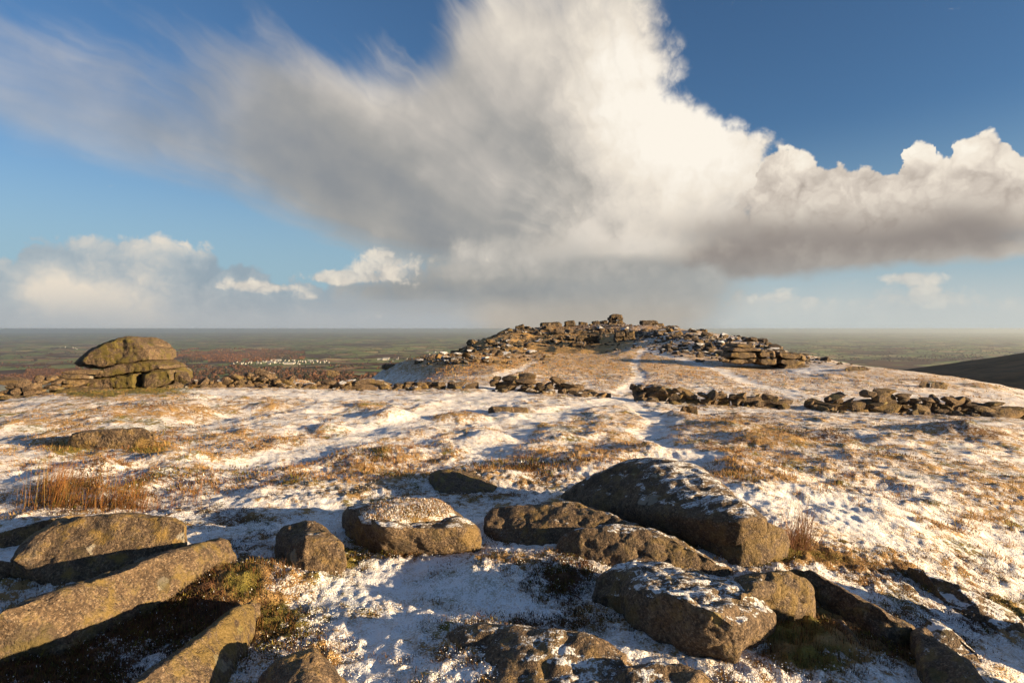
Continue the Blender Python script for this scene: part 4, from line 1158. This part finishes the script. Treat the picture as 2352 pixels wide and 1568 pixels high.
stack('tallest flat topped stack on the summit of the far tor', 1394, 1438, 722, 750, 150, 6, .20, seed=8)
stack('wide flat stack right of the tallest one on the summit', 1468, 1526, 735, 752, 148, 4, .14, seed=9)
stack('single block perched alone right of the wide flat stack', 1537, 1557, 746, 757, 142, 2, .05, seed=10)
stack('angular crag on the right shoulder of the far tor', 1584, 1642, 755, 776, 130, 4, .22, seed=11)
stack('split crag with a pale triangular face in the middle of the tor slope', 1409, 1464, 761, 787, 112, 4, .12, seed=12, group='crags on the slope of the far tor')
stack('dark overhanging crag left of the pale triangular one', 1322, 1380, 767, 789, 114, 4, .10, seed=13, group='crags on the slope of the far tor')
stack('leaning pointed slab below the dark overhanging crag', 1312, 1340, 776, 794, 110, 2, .35, seed=14, group='crags on the slope of the far tor')
stack('low crag on the right slope above the layered outcrop', 1640, 1690, 779, 795, 112, 3, .18, seed=15, group='crags on the slope of the far tor')

# boulders of the clitter below the crags
rt_ = random.Random(77)
CL = []
tries = 0
def clit_w(u, v):
    w = 0
    for cu, cv, ru, rv, a in ((1260, 772, 130, 22, 1.0), (1130, 800, 110, 22, .8), (1560, 770, 110, 18, 1.2), (1420, 768, 120, 12, .7), (1660, 795, 90, 20, .9), (1760, 800, 90, 12, .8), (1880, 820, 60, 14, .5), (1350, 790, 90, 12, .5), (1540, 795, 70, 10, .6), (1040, 825, 60, 12, .9), (1090, 805, 60, 14, 1.0), (1350, 757, 190, 10, 1.1), (1540, 758, 80, 9, 1.1)):
        w = max(w, a * math.exp(-((u - cu) / ru) ** 2 - ((v - cv) / rv) ** 2))
    return w
M_FARST = []
for s_ in STONES[:10]:
    c_ = s_.copy(); c_.materials.clear(); c_.materials.append(M_GRANITE_FAR); M_FARST.append(c_)
while len(CL) < 280 and tries < 6000:
    tries += 1
    u, v = rt_.uniform(1000, 1960), rt_.uniform(740, 836)
    if rt_.random() > clit_w(u, v): continue
    p = ground_hit(u, v, lo=50)
    if p[1] > 165 or p[1] < 58: continue
    CL.append(p)
CLZ = H(np.array([p[0] for p in CL]), np.array([p[1] for p in CL]))
for p, g_ in zip(CL, CLZ):
    w = min(.021 * p[1], .55 + rt_.expovariate(1.25))
    o = put('clitter_boulder', rt_.choice(M_FARST), loc=(p[0], p[1], g_ + w * .12), rot=(rt_.uniform(-.35, .35), rt_.uniform(-.35, .35), rt_.uniform(0, 6.3)), scale=(w, w * rt_.uniform(.6, 1), w * rt_.uniform(.35, .7)))
    o.color = (rt_.uniform(.1, .8), rt_.uniform(.2, .6), 0, 1)
    u_ = CU + FP * p[0] / p[1]
    where = next(t for lim, t in ((1140, 'on the low left flank of the far tor'), (1235, 'below the leftmost skyline crags of the far tor'), (1330, 'on the dark slope left of the tor summit'), (1470, 'just below the tallest stack of the tor'), (1580, 'on the slope right of the tor summit'), (1670, 'around the right shoulder crag of the tor'), (1780, 'above the layered outcrop on the right'), (9999, 'on the far right tail of the tor')) if u_ < lim)
    big_ = 'large slabby' if w > 1.9 else ('middling' if w > 1.0 else 'small')
    tag(o, f'{big_} grey boulder strewn {where}', 'boulder', f'{big_} boulders {where}')


def rubble(name, label, spots, mat):
    """many small stones as one mesh"""
    V, F, n = [], [], 0
    src = []
    for s_ in STONES[:8]:
        bm = bmesh.new(); bm.from_mesh(s_)
        bmesh.ops.triangulate(bm, faces=bm.faces[:])
        src.append((np.array([v.co[:] for v in bm.verts]), np.array([[v.index for v in f.verts] for f in bm.faces]))); bm.free()
    for x, y, z, w in spots:
        v, f = src[int(rng.integers(len(src)))]
        e = Euler((rng.uniform(-.6, .6), rng.uniform(-.6, .6), rng.uniform(0, 6.3))).to_matrix()
        q = (v * np.array([w, w * rng.uniform(.6, 1), w * rng.uniform(.3, .7)])) @ np.array(e).T + np.array([x, y, z])
        V.append(q); F.append(f + n); n += len(v)
    me = mesh_np(name, np.concatenate(V), np.concatenate(F), smooth=False)
    o = put(name, me, mat, kind='stuff'); o['label'] = label
    o.color = (.45, .4, .1, 1)
    return o


sp = []
tries = 0
while len(sp) < 3400 and tries < 40000:
    tries += 1
    u, v = rng.uniform(960, 1990), rng.uniform(740, 838)
    if rng.random() > clit_w(u, v) * 1.1: continue
    d0 = rng.uniform(70, 160)
    sp.append((u, v))
U = np.array(sp)
hits = []
dgrid = np.exp(np.linspace(math.log(55), math.log(170), 150))
for i in range(0, len(U), 200):
    b = U[i:i + 200]
    X = (b[:, :1] - CU) / FP * dgrid; Y = np.broadcast_to(dgrid, X.shape); Zr = (V0 - b[:, 1:]) / FP * dgrid
    hit = Zr <= h_base(X, Y)
    j = hit.argmax(1)
    for k in range(len(b)):
        if hit[k].any(): hits.append((X[k, j[k]], Y[k, j[k]]))
hits = np.array(hits)
hz_ = H(hits[:, 0], hits[:, 1])
rubble('scree', 'small grey stones littering the slope of the far tor', [(x, y, z, min(1.3, .22 + rng.exponential(.28))) for (x, y), z in zip(hits, hz_)], M_GRANITE_FAR)

# ================================================================== vegetation
def leaf_material(name, spec=.2, trans=.25):
    m = bpy.data.materials.new(name); m.use_nodes = True
    T = NT(m.node_tree)
    bs = T.n['Principled BSDF']
    k = T.n.new('ShaderNodeAttribute'); k.attribute_name = 'tint'
    T.put(bs.inputs['Base Color'], k.outputs['Color'])
    bs.inputs['Roughness'].default_value = .7; bs.inputs['Specular IOR Level'].default_value = spec
    tr = T.n.new('ShaderNodeBsdfTranslucent'); T.put(tr.inputs['Color'], k.outputs['Color'])
    mx = T.n.new('ShaderNodeMixShader'); mx.inputs[0].default_value = trans
    T.t.links.new(bs.outputs[0], mx.inputs[1]); T.t.links.new(tr.outputs[0], mx.inputs[2])
    T.t.links.new(mx.outputs[0], T.n['Material Output'].inputs['Surface'])
    return m


M_LEAF = leaf_material('grass_blades')
rv_ = np.random.default_rng(8)


def blades(base, h, w, phi, lean, bend, full):
    """full: 5-vertex bent blades, else single triangles -> verts, tris, blade index per vertex"""
    n = len(base)
    c, s = np.cos(phi), np.sin(phi)
    side = np.stack([-s, c, np.zeros(n)], 1) * (w / 2)[:, None]
    out = np.stack([c, s, np.zeros(n)], 1)
    up = np.array([0, 0, 1.0])
    tip = base + out * (lean * h)[:, None] + up * (h * np.sqrt(np.maximum(.05, 1 - lean ** 2)))[:, None]
    if full:
        mid = base + out * (lean * h * .35 * (1 - bend))[:, None] + up * (h * (.58 - .06 * (bend < 0)))[:, None]
        V = np.stack([base - side, base + side, mid + side * .75, mid - side * .75, tip], 1).reshape(-1, 3)
        o = np.arange(n)[:, None, None] * 5
        F = (np.array([[0, 1, 2], [0, 2, 3], [3, 2, 4]])[None] + o).reshape(-1, 3)
        return V, F, np.repeat(np.arange(n), 5), np.tile([0, 0, .55, .55, 1.0], n)
    V = np.stack([base - side, base + side, tip], 1).reshape(-1, 3)
    F = np.arange(n * 3).reshape(-1, 3)
    return V, F, np.repeat(np.arange(n), 3), np.tile([0, 0, 1.0], n)


def scatter(n, r0, r1, az=50, power=1.0):
    a = np.radians(rv_.uniform(-az, az, n))
    t = rv_.uniform(0, 1, n)
    r = 1 / ((1 / r0) + ((1 / r1) - (1 / r0)) * t ** power)          # even in the picture's rows
    return np.sin(a) * r, np.cos(a) * r, r


def pick(cols, n):
    c = np.array(cols, float)
    i = rv_.integers(len(c), size=n); j = rv_.integers(len(c), size=n); t = rv_.random((n, 1))
    return c[i] * t + c[j] * (1 - t)


STRAW = [(.46, .27, .10), (.38, .21, .075), (.52, .33, .14), (.33, .18, .07), (.44, .24, .08), (.28, .20, .06)]
GREEN = [(.14, .125, .025), (.20, .165, .04), (.25, .19, .055)]
RUST = [(.20, .075, .03), (.15, .06, .03), (.28, .12, .045), (.10, .045, .025)]


def moor_grass(name, label, n, r0, r1, nb, hgt, wid, full, thr, spread, power=1.0, keep=1.0, green_bias=0.0, dim=1.0):
    x, y, r = scatter(n, r0, r1, power=power)
    z = H(x, y)
    g, he, mo = cover(x, y, z)
    g = g + .20 * noise3(x * 3.1, y * 3.1, 4.4) * (r < 60)
    pr = sstep(g, thr, thr + .40) * keep
    ok = rv_.random(n) < pr
    x, y, z, r, g, he, mo = (q[ok] for q in (x, y, z, r, g, he, mo))
    m = len(x)
    size = rv_.uniform(.55, 1.25, m) * (.6 + .6 * sstep(g, .3, .8))
    idx = np.repeat(np.arange(m), nb)
    k = len(idx)
    ph = rv_.uniform(0, 2 * math.pi, k); rad = spread * np.sqrt(rv_.random(k)) * size[idx]
    bx, by = x[idx] + np.cos(ph) * rad, y[idx] + np.sin(ph) * rad
    bz = z[idx] - .012
    h = hgt * size[idx] * rv_.uniform(.55, 1.2, k)
    lean = np.clip(rv_.uniform(.15, .85, k), 0, .93)
    phi = ph + rv_.normal(0, .7, k)
    scale_w = wid * np.maximum(1.0, r[idx] / 22.0) * rv_.uniform(.7, 1.3, k)
    V, F, bi, t = blades(np.stack([bx, by, bz], 1), h, scale_w, phi, lean, .5, full)
    tone = pick(STRAW, m)
    gr = (rv_.random(m) < np.clip(mo * .8 - .22 + green_bias, 0, .8)); tone[gr] = pick(GREEN, m)[gr]
    ru = (rv_.random(m) < np.clip(he * .9, 0, .85)); tone[ru] = pick(RUST, m)[ru]
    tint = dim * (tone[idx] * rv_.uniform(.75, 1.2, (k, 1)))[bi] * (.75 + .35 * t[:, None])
    me = mesh_np(name, V, F, smooth=True)
    attr(me, 'tint', np.clip(tint, 0, 1))
    o = put(name, me, M_LEAF, kind='stuff'); o['label'] = label
    return len(F)


NT_ = 0
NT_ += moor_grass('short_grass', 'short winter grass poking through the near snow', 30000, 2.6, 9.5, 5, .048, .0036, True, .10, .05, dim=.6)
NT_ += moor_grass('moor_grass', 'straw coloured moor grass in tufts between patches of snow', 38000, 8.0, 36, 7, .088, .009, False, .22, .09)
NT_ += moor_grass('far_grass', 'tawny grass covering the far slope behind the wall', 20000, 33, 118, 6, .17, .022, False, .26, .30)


def heather(name, label, n, r0, r1, leaves, dome, leaf, thr, grain=.12):
    """low cushions of twiggy shoots with grains of snow caught in them"""
    x, y, r = scatter(n, r0, r1)
    z = H(x, y)
    g, he, mo = cover(x, y, z)
    pr = sstep(g, thr, thr + .3) * np.clip(he * 1.5 - .25, 0, 1)
    ok = rv_.random(n) < pr
    x, y, z, r, g, he, mo = (q[ok] for q in (x, y, z, r, g, he, mo))
    m = len(x)
    sz = dome * rv_.uniform(.6, 1.3, m)
    idx = np.repeat(np.arange(m), leaves); k = len(idx)
    ph = rv_.uniform(0, 6.283, k); rad = np.sqrt(rv_.random(k)) * sz[idx]
    hz2 = sz[idx] * .62 * (1 - .75 * (rad / sz[idx]) ** 2) * rv_.uniform(.25, 1.15, k)
    base = np.stack([x[idx] + np.cos(ph) * rad, y[idx] + np.sin(ph) * rad, z[idx] + hz2 - .01], 1)
    h = leaf * rv_.uniform(.6, 1.5, k)
    V = None
    tone = pick([(.055, .030, .018), (.10, .045, .025), (.035, .022, .014), (.14, .07, .03), (.07, .065, .015), (.12, .10, .02)], k)
    mossy = rv_.random(m) < mo * .6
    tone[mossy[idx]] = pick([(.13, .11, .02), (.19, .15, .03), (.08, .07, .016)], k)[mossy[idx]]
    wht = rv_.random(k) < grain * np.clip(1.25 - he[idx] * .6, .2, 1) * sstep(hz2 / (sz[idx] * .62), .35, .9)
    tone[wht] = (.82, .84, .87)
    h = np.where(wht, h * .6, h)
    V, F, bi, t = blades(base, h, leaf * .42 * np.where(wht, .7, 1.0) * rv_.uniform(.7, 1.3, k), ph + rv_.normal(0, 1.0, k), rv_.uniform(.1, .9, k), .4, False)
    me = mesh_np(name, V, F, smooth=False)
    attr(me, 'tint', (tone * rv_.uniform(.8, 1.15, (k, 1)))[bi])
    o = put(name, me, M_LEAF, kind='stuff'); o['label'] = label
    return len(F)


NT_ += heather('heather', 'dark twiggy heather and moss with snow caught in it between the near rocks', 9000, 2.6, 9, 46, .075, .017, .22)
NT_ += heather('heath_cushions', 'low brown heather cushions on the snowy moor', 12000, 8, 40, 18, .17, .045, .30)


def snow_grains():
    """clotted snow lying on grass and moss close to the viewer"""
    x, y, r = scatter(60000, 2.5, 8.0)
    z = H(x, y)
    g, he, mo = cover(x, y, z)
    pr = sstep(g, .10, .30) * (1 - sstep(g, .40, .75)) * .7
    ok = rv_.random(len(x)) < pr
    x, y, z = x[ok], y[ok], z[ok]
    m = len(x)
    w = rv_.uniform(.0014, .0042, m) * (1 + .06 * np.hypot(x, y))
    o8 = np.array([(1, 0, 0), (-1, 0, 0), (0, 1, 0), (0, -1, 0), (0, 0, .8), (0, 0, -.8)], float)
    f8 = np.array([(0, 2, 4), (2, 1, 4), (1, 3, 4), (3, 0, 4), (2, 0, 5), (1, 2, 5), (3, 1, 5), (0, 3, 5)])
    lift = rv_.uniform(0, .03, m) * sstep(g[ok], .2, .6)
    V = (np.stack([x, y, z + lift], 1)[:, None] + o8[None] * w[:, None, None] * rv_.uniform(.6, 1.4, (m, 6, 1))).reshape(-1, 3)
    F = (f8[None] + (np.arange(m) * 6)[:, None, None]).reshape(-1, 3)
    me = mesh_np('snow_grains', V, F, smooth=True)
    mat = bpy.data.materials.new('loose_snow'); mat.use_nodes = True
    b = mat.node_tree.nodes['Principled BSDF']; b.inputs['Base Color'].default_value = (.85, .86, .88, 1); b.inputs['Roughness'].default_value = .7
    o = put('snow_grains', me, mat, kind='stuff'); o['label'] = 'clots of snow on the grass and moss close to the viewer'
    return len(F)


NT_ += snow_grains()


def rush_clump(label, feet, n, hgt, wid, cols, lean_dir, spread):
    """one clump of upright rushes; blades are one part, dry thatch another"""
    pts = np.array([ground_hit(u, v) for u, v in feet])
    c = pts.mean(0); c[2] = gz(c[0], c[1])
    root = put('rush_clump', None, loc=tuple(c)); tag(root, label, 'rushes', 'clumps of rushes')
    for part, nn, hs, ln in (('stems', n, 1.0, (.10, .92)), ('thatch', n // 2, .42, (.5, .95))):
        i = rv_.integers(len(pts), size=nn)
        bx = pts[i, 0] + rv_.normal(0, spread, nn); by = pts[i, 1] + rv_.normal(0, spread * .8, nn)
        bz = H(bx, by) - .02
        h = hgt * hs * (.3 + .85 * rv_.beta(2, 2, nn)) * (.75 + .35 * np.sin(bx * 7 + by * 5))
        phi = lean_dir + rv_.normal(0, .8, nn) + np.sin(bx * 9) * .5
        V, F, bi, t = blades(np.stack([bx - c[0], by - c[1], bz - c[2]], 1), h, wid * rv_.uniform(.7, 1.3, nn), phi, rv_.uniform(*ln, nn), -.35, True)
        me = mesh_np(part, V, F)
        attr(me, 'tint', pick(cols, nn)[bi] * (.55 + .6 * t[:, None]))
        put(part, me, M_LEAF, parent=root, kind='stuff')
    return root


RUSH = [(.34, .14, .045), (.26, .10, .035), (.42, .20, .06), (.17, .08, .03), (.28, .20, .06), (.12, .07, .03)]
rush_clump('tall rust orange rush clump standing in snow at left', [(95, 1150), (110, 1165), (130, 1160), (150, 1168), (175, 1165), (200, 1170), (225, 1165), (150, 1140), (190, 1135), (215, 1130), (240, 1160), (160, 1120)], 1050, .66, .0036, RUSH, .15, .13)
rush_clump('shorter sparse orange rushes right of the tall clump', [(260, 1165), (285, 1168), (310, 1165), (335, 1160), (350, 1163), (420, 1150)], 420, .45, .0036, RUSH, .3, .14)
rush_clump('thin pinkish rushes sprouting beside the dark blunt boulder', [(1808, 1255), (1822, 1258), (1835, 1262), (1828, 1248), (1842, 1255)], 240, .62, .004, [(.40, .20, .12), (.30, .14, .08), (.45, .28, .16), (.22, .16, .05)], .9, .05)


# ------------------------------------------------------------------ the turf cap on the table rock
def turf_cap():
    ring = [(826, 1172), (850, 1158), (900, 1152), (960, 1147), (1010, 1146), (1035, 1160), (1045, 1172), (1010, 1182), (940, 1188), (870, 1192), (836, 1190)]
    P = np.array([ground_hit(u, v, .31) for u, v in ring])
    c = P.mean(0)
    root = put('turf_cap', None, loc=tuple(c)); tag(root, 'cap of snowy grass and heather on top of the table rock', 'turf')
    n = 9000
    a = rv_.integers(len(P), size=n); b = (a + 1) % len(P)
    w = rv_.random((n, 2)); fl = w.sum(1) > 1; w[fl] = 1 - w[fl]
    q = c + (P[a] - c) * w[:, :1] + (P[b] - c) * w[:, 1:]
    e = np.maximum(w.sum(1), 0)
    hgt = .055 * (1 - e ** 3) + .014 * noise3(q[:, 0] * 14, q[:, 1] * 14, 3.0)
    # cushion
    rings = []
    for t in (1.04, .95, .8, .55, .25):
        k = (P - c) * t; k[:, 2] = k[:, 2] - .035 + .085 * (1 - t ** 2.5); rings.append(k)
    V = np.concatenate(rings + [np.array([[0, 0, .052]])])
    m = len(P); F = []
    for i in range(4):
        for j in range(m):
            j2 = (j + 1) % m; F.append((i * m + j, i * m + j2, (i + 1) * m + j2)); F.append((i * m + j, (i + 1) * m + j2, (i + 1) * m + j))
    for j in range(m): F.append((4 * m + j, 4 * m + (j + 1) % m, 5 * m))
    me = mesh_np('cushion', V, np.array(F)); attr(me, 'cover', np.full(len(V), .42)); attr(me, 'heath', np.full(len(V), .35)); attr(me, 'moss', np.full(len(V), .5))
    put('cushion', me, bpy.data.materials['snowy_turf'], parent=root)
    base = q - c; base[:, 2] += hgt - .01
    V, F, bi, t = blades(base, .013 * rv_.uniform(.4, 1.6, n), .006 * rv_.uniform(.6, 1.4, n), rv_.uniform(0, 6.28, n), rv_.uniform(.1, .9, n), .4, False)
    tone = pick(STRAW + GREEN + RUST, n); wh = rv_.random(n) < .30; tone[wh] = (.84, .85, .87)
    me = mesh_np('tuft', V, F); attr(me, 'tint', tone[bi]); put('tuft', me, M_LEAF, parent=root)


turf_cap()
print('vegetation triangles', NT_)

# ================================================================== woods, trees and houses in the valley
def bare_wood(name, label, spots, hgt, cols, seed=0):
    """a wood seen as one mass: trunks and lumpy bare crowns"""
    r = np.random.default_rng(seed)
    n = len(spots)
    # crown: two-ring lump
    k = 7
    a = np.linspace(0, 2 * math.pi, k, endpoint=False)
    prof = [(.16, .10), (.46, .38), (.50, .62), (.30, .88), (0.0, 1.0)]
    V, F, C = [], [], []
    off = 0
    base_f = []
    for i in range(3):
        for j in range(k):
            j2 = (j + 1) % k
            base_f += [(i * k + j, i * k + j2, (i + 1) * k + j2), (i * k + j, (i + 1) * k + j2, (i + 1) * k + j)]
    for j in range(k): base_f.append((3 * k + j, 3 * k + (j + 1) % k, 4 * k))
    base_f = np.array(base_f)
    ring = np.concatenate([np.stack([np.cos(a) * R_, np.sin(a) * R_, np.full(k, z)], 1) for R_, z in prof[:4]] + [np.array([[0, 0, 1.0]])])
    m = len(ring)
    sz = hgt * r.uniform(.65, 1.2, n)
    jit = r.uniform(.72, 1.25, (n, m, 1))
    VV = (ring[None] * jit) * sz[:, None, None] * np.array([.95, .95, 1.0]) + spots[:, None, :]
    FF = base_f[None] + (np.arange(n) * m)[:, None, None]
    c = np.array(cols)
    col = c[r.integers(len(c), size=n)][:, None, :] * r.uniform(.7, 1.25, (n, 1, 1)) * r.uniform(.7, 1.2, (n, m, 1))
    me = mesh_np(name, VV.reshape(-1, 3), FF.reshape(-1, 3), smooth=False)
    attr(me, 'tint', col.reshape(-1, 3))
    o = put(name, me, M_LEAF, kind='stuff'); o['label'] = label
    return o


rd = np.random.default_rng(19)


def valley_pts(n, u0, u1, v0, v1, near=430, dens=None):
    """points on the land below, spread over a photo region"""
    u = rd.uniform(u0, u1, n); v = rd.uniform(v0, v1, n)
    if dens is not None:
        k = rd.random(n) < dens(u, v); u, v = u[k], v[k]
    d = np.exp(np.linspace(math.log(near), math.log(30000), 150))
    out = []
    for i in range(0, len(u), 150):
        uu, vv = u[i:i + 150, None], v[i:i + 150, None]
        X = (uu - CU) / FP * d; Y = np.broadcast_to(d, X.shape); Z = (V0 - vv) / FP * d
        g = h_base(X, Y); hit = Z <= g; j = hit.argmax(1)
        for q in range(len(uu)):
            if hit[q].any() and not hit[q, 0]: out.append((X[q, j[q]], Y[q, j[q]], g[q, j[q]] - 1))
    return np.array(out)


BROWN = [(.085, .042, .026), (.11, .055, .032), (.065, .036, .024), (.13, .065, .035)]
RUSTY = [(.20, .085, .035), (.16, .07, .032), (.24, .11, .045), (.12, .06, .032)]
DARK = [(.030, .034, .018), (.045, .036, .022), (.06, .042, .024)]
el_ = lambda cu, cv, ru, rv: (lambda u, v: (((u - cu) / ru) ** 2 + ((v - cv) / rv) ** 2 < 1).astype(float))
bare_wood('beech_belt', 'long belt of bare brown trees low at the left edge of the valley', valley_pts(1500, -60, 130, 856, 878, dens=lambda u, v: (v > 866 - .05 * u) * 1.0), 15, BROWN, 1)
bare_wood('beech_clump', 'brown leafless wood behind the balanced outcrop on the left', valley_pts(1300, 60, 210, 852, 864), 15, BROWN, 2)
bare_wood('beech_row', 'brown wood along the field edge left of the outcrop foot', valley_pts(1200, 60, 200, 866, 880), 13, BROWN, 3)
bare_wood('larch_forest', 'rust red larch forest on the plain right of the balanced outcrop', valley_pts(5200, 380, 700, 799, 832, dens=lambda u, v: (((u - 545) / 170) ** 2 + ((v - 817) / 16) ** 2 + .9 * fbm(u / 45, v / 6, 77.0, 3) < .75) * 1.0), 15, RUSTY + BROWN, 4)
bare_wood('conifer_plantation', 'dark green conifers bordering the rust red forest', valley_pts(1500, 420, 690, 806, 834, dens=lambda u, v: (((u - 650) / 60) ** 2 + ((v - 820) / 8) ** 2 < 1) * 1.0 + (((u - 430) / 40) ** 2 + ((v - 829) / 5) ** 2 < 1) * 1.0), 16, DARK, 5)
bare_wood('valley_wood', 'dark brown woodland filling the valley behind the wall', valley_pts(4200, 385, 960, 838, 890, dens=lambda u, v: (v > 842 + np.maximum(0, (u - 560)) * .07) * (v < 900) * (fbm(u / 60, v / 14, 3.0, 2) > -.28) * 1.0), 14, BROWN + DARK, 6)
bare_wood('hedgerow_trees', 'hedges and small copses dividing the fields of the plain', valley_pts(9000, -60, 1130, 770, 850, dens=lambda u, v: (np.abs(fbm(u / 90, v / 9.0, 8.0, 3)) < .05) * 1.0 + (fbm(u / 70, v / 8.0, 28.0, 2) > .42) * .8), 11, BROWN + DARK, 7)
bare_wood('eastern_woods', 'dim brown woods scattered over the plain on the right', valley_pts(7000, 1640, 2420, 772, 830, near=2600, dens=lambda u, v: (np.abs(fbm(u / 110, v / 9.0, 18.0, 3)) < .06) * 1.0 + (fbm(u / 90, v / 8.0, 48.0, 2) > .18) * .8), 12, BROWN + DARK, 8)


def house_meshes():
    def prism(w, l, h, rh):
        v = [(-w, -l, 0), (w, -l, 0), (w, l, 0), (-w, l, 0), (-w, -l, h), (w, -l, h), (w, l, h), (-w, l, h)]
        wall = mesh_np('wall', np.array(v + [(0, -l, h + rh), (0, l, h + rh)], float), np.array([(0, 1, 5), (0, 5, 4), (1, 2, 6), (1, 6, 5), (2, 3, 7), (2, 7, 6), (3, 0, 4), (3, 4, 7), (4, 5, 8), (6, 7, 9)]), smooth=False)
        e = .5
        rv = [(-w - e, -l - e, h - .2), (0, -l - e, h + rh + .25), (0, l + e, h + rh + .25), (-w - e, l + e, h - .2), (w + e, -l - e, h - .2), (w + e, l + e, h - .2)]
        rv2 = rv + [(x, y, z + .3) for x, y, z in rv]
        roof = mesh_np('roof', np.array(rv2, float), np.array([(6, 9, 8, 7), (7, 8, 11, 10), (0, 1, 2, 3), (1, 4, 5, 2), (0, 6, 7, 1), (1, 7, 10, 4), (3, 2, 8, 9), (2, 5, 11, 8), (0, 3, 9, 6), (4, 10, 11, 5)]), smooth=False)
        return wall, roof
    def M(n, c):
        m = bpy.data.materials.new(n); m.use_nodes = True
        T = NT(m.node_tree); b = T.n['Principled BSDF']
        nn = T.noise(T.n.new('ShaderNodeTexCoord').outputs['Object'], .6, 3, .6, dims='3D')
        T.put(b.inputs['Base Color'], T.mixc(nn, tuple(q * .8 for q in c), c)); b.inputs['Roughness'].default_value = .8
        return m
    wm, rm, rm2 = M('white_render', (.36, .345, .32)), M('slate', (.10, .10, .11)), M('pale_sheet_roof', (.42, .42, .41))
    out = []
    for w, l, h, rh, r_ in ((5, 8, 6.5, 4, rm), (4.5, 11, 6.5, 3.5, rm), (6, 7, 7.5, 4.5, rm), (13, 30, 9, 4, rm2), (10, 20, 8, 3, rm2)):
        a, b = prism(w, l, h, rh); a.materials.append(wm); b.materials.append(r_); out.append((a, b))
    return out


HM = house_meshes()
rh_ = random.Random(4)


def houses(u0, u1, v0, v1, n, lab, group, big=0.0):
    P = valley_pts(n, u0, u1, v0, v1)
    for p in P:
        i = rh_.choice((3, 4)) if rh_.random() < big else rh_.choice((0, 1, 2))
        o = put('house' if i < 3 else 'shed', None, loc=(p[0], p[1], p[2] + .5), rot=(0, 0, rh_.uniform(-.6, .6) + 1.2))
        tag(o, lab if i < 3 else lab.replace('cottage', 'long pale roofed shed'), 'house' if i < 3 else 'shed', group if i < 3 else group.replace('cottages', 'sheds'))
        put('wall', HM[i][0], parent=o); put('roof', HM[i][1], parent=o)


houses(596, 690, 828, 838, 40, 'white cottage in the bright village beyond the wall', 'cottages of the bright village on the plain', .12)
houses(690, 760, 829, 834, 16, 'white cottage strung along the road right of the village', 'cottages strung along the road', .1)
houses(866, 905, 825, 830, 9, 'white cottage of the hamlet left of the far tor', 'cottages of the hamlet left of the far tor', .6)
houses(905, 962, 825, 829, 9, 'white cottage in the thin row just left of the far tor', 'cottages in the thin row left of the far tor', .0)
houses(530, 596, 833, 838, 12, 'white cottage at the left fringe of the village', 'cottages at the left fringe of the village', .0)
houses(975, 1030, 808, 815, 6, 'white cottage out in the green fields by the tor flank', 'cottages in the green fields', .5)
houses(110, 180, 799, 803, 5, 'white cottage far off left of the capstone', 'cottages far off on the left', .3)
houses(2120, 2300, 772, 779, 14, 'tiny pale cottage in the dim right hand distance', 'cottages in the dim right hand distance', .2)


# round field trees right of the outcrop
def field_tree(label, u, v, hgt, seed):
    p = valley_pts(1, u, u + .01, v, v + .01)[0]
    r = np.random.default_rng(seed)
    root = put('field_tree', None, loc=tuple(p)); tag(root, label, 'tree', 'round bare trees in the valley fields')
    a = np.linspace(0, 2 * math.pi, 6, endpoint=False)
    V = np.concatenate([np.stack([np.cos(a) * q, np.sin(a) * q, np.full(6, z)], 1) for q, z in ((.05, -.1), (.035, .35))]) * hgt
    F = np.array([(j, (j + 1) % 6, 6 + (j + 1) % 6, 6 + j) for j in range(6)])
    me = mesh_np('trunk', V, F); attr(me, 'tint', np.tile([(.07, .05, .035)], (12, 1))); put('trunk', me, M_LEAF, parent=root)
    n = 900
    q = r.normal(size=(n, 3)); q /= np.linalg.norm(q, axis=1)[:, None]; q *= (r.random((n, 1)) ** .4)
    c = q * np.array([.5, .5, .38]) * hgt + np.array([0, 0, .62 * hgt])
    V, F, bi, t = blades(c, np.full(n, .09 * hgt), np.full(n, .035 * hgt), r.uniform(0, 6.28, n), r.uniform(.1, .9, n), .3, False)
    me = mesh_np('crown', V, F); attr(me, 'tint', (np.array([(.15, .085, .045)]) * r.uniform(.6, 1.3, (n, 1)))[bi]); put('crown', me, M_LEAF, parent=root)


for k, (u, v, lab) in enumerate(((447, 853, 'round bare tree nearest the small square block'), (462, 856, 'second round bare tree from the small square block'), (491, 855, 'broad round bare tree at the middle of the field row'), (510, 855, 'rightmost round bare tree of the field row'))):
    field_tree(lab, u, v, 17, 40 + k)

# ================================================================== the air: pale haze over the whole land
def build_haze():
    R_, z0, z1 = 68000.0, -470.0, 9.0
    v = [(x, y, z) for z in (z0, z1) for x, y in ((-R_, -R_), (R_, -R_), (R_, R_), (-R_, R_))]
    me = mesh_np('haze', np.array(v, float), np.array([(0, 3, 2, 1), (4, 5, 6, 7), (0, 1, 5, 4), (1, 2, 6, 5), (2, 3, 7, 6), (3, 0, 4, 7)]), smooth=False)
    m = bpy.data.materials.new('haze'); m.use_nodes = True
    t = m.node_tree
    t.nodes.clear()
    out = t.nodes.new('ShaderNodeOutputMaterial')
    pv = t.nodes.new('ShaderNodeVolumePrincipled')
    pv.inputs['Color'].default_value = (.60, .70, .80, 1)
    pv.inputs['Density'].default_value = 4.2e-5
    pv.inputs['Anisotropy'].default_value = .6
    t.links.new(pv.outputs[0], out.inputs['Volume'])
    o = put('haze', me, m, kind='stuff'); o['label'] = 'pale haze lying over the far plain'


build_haze()
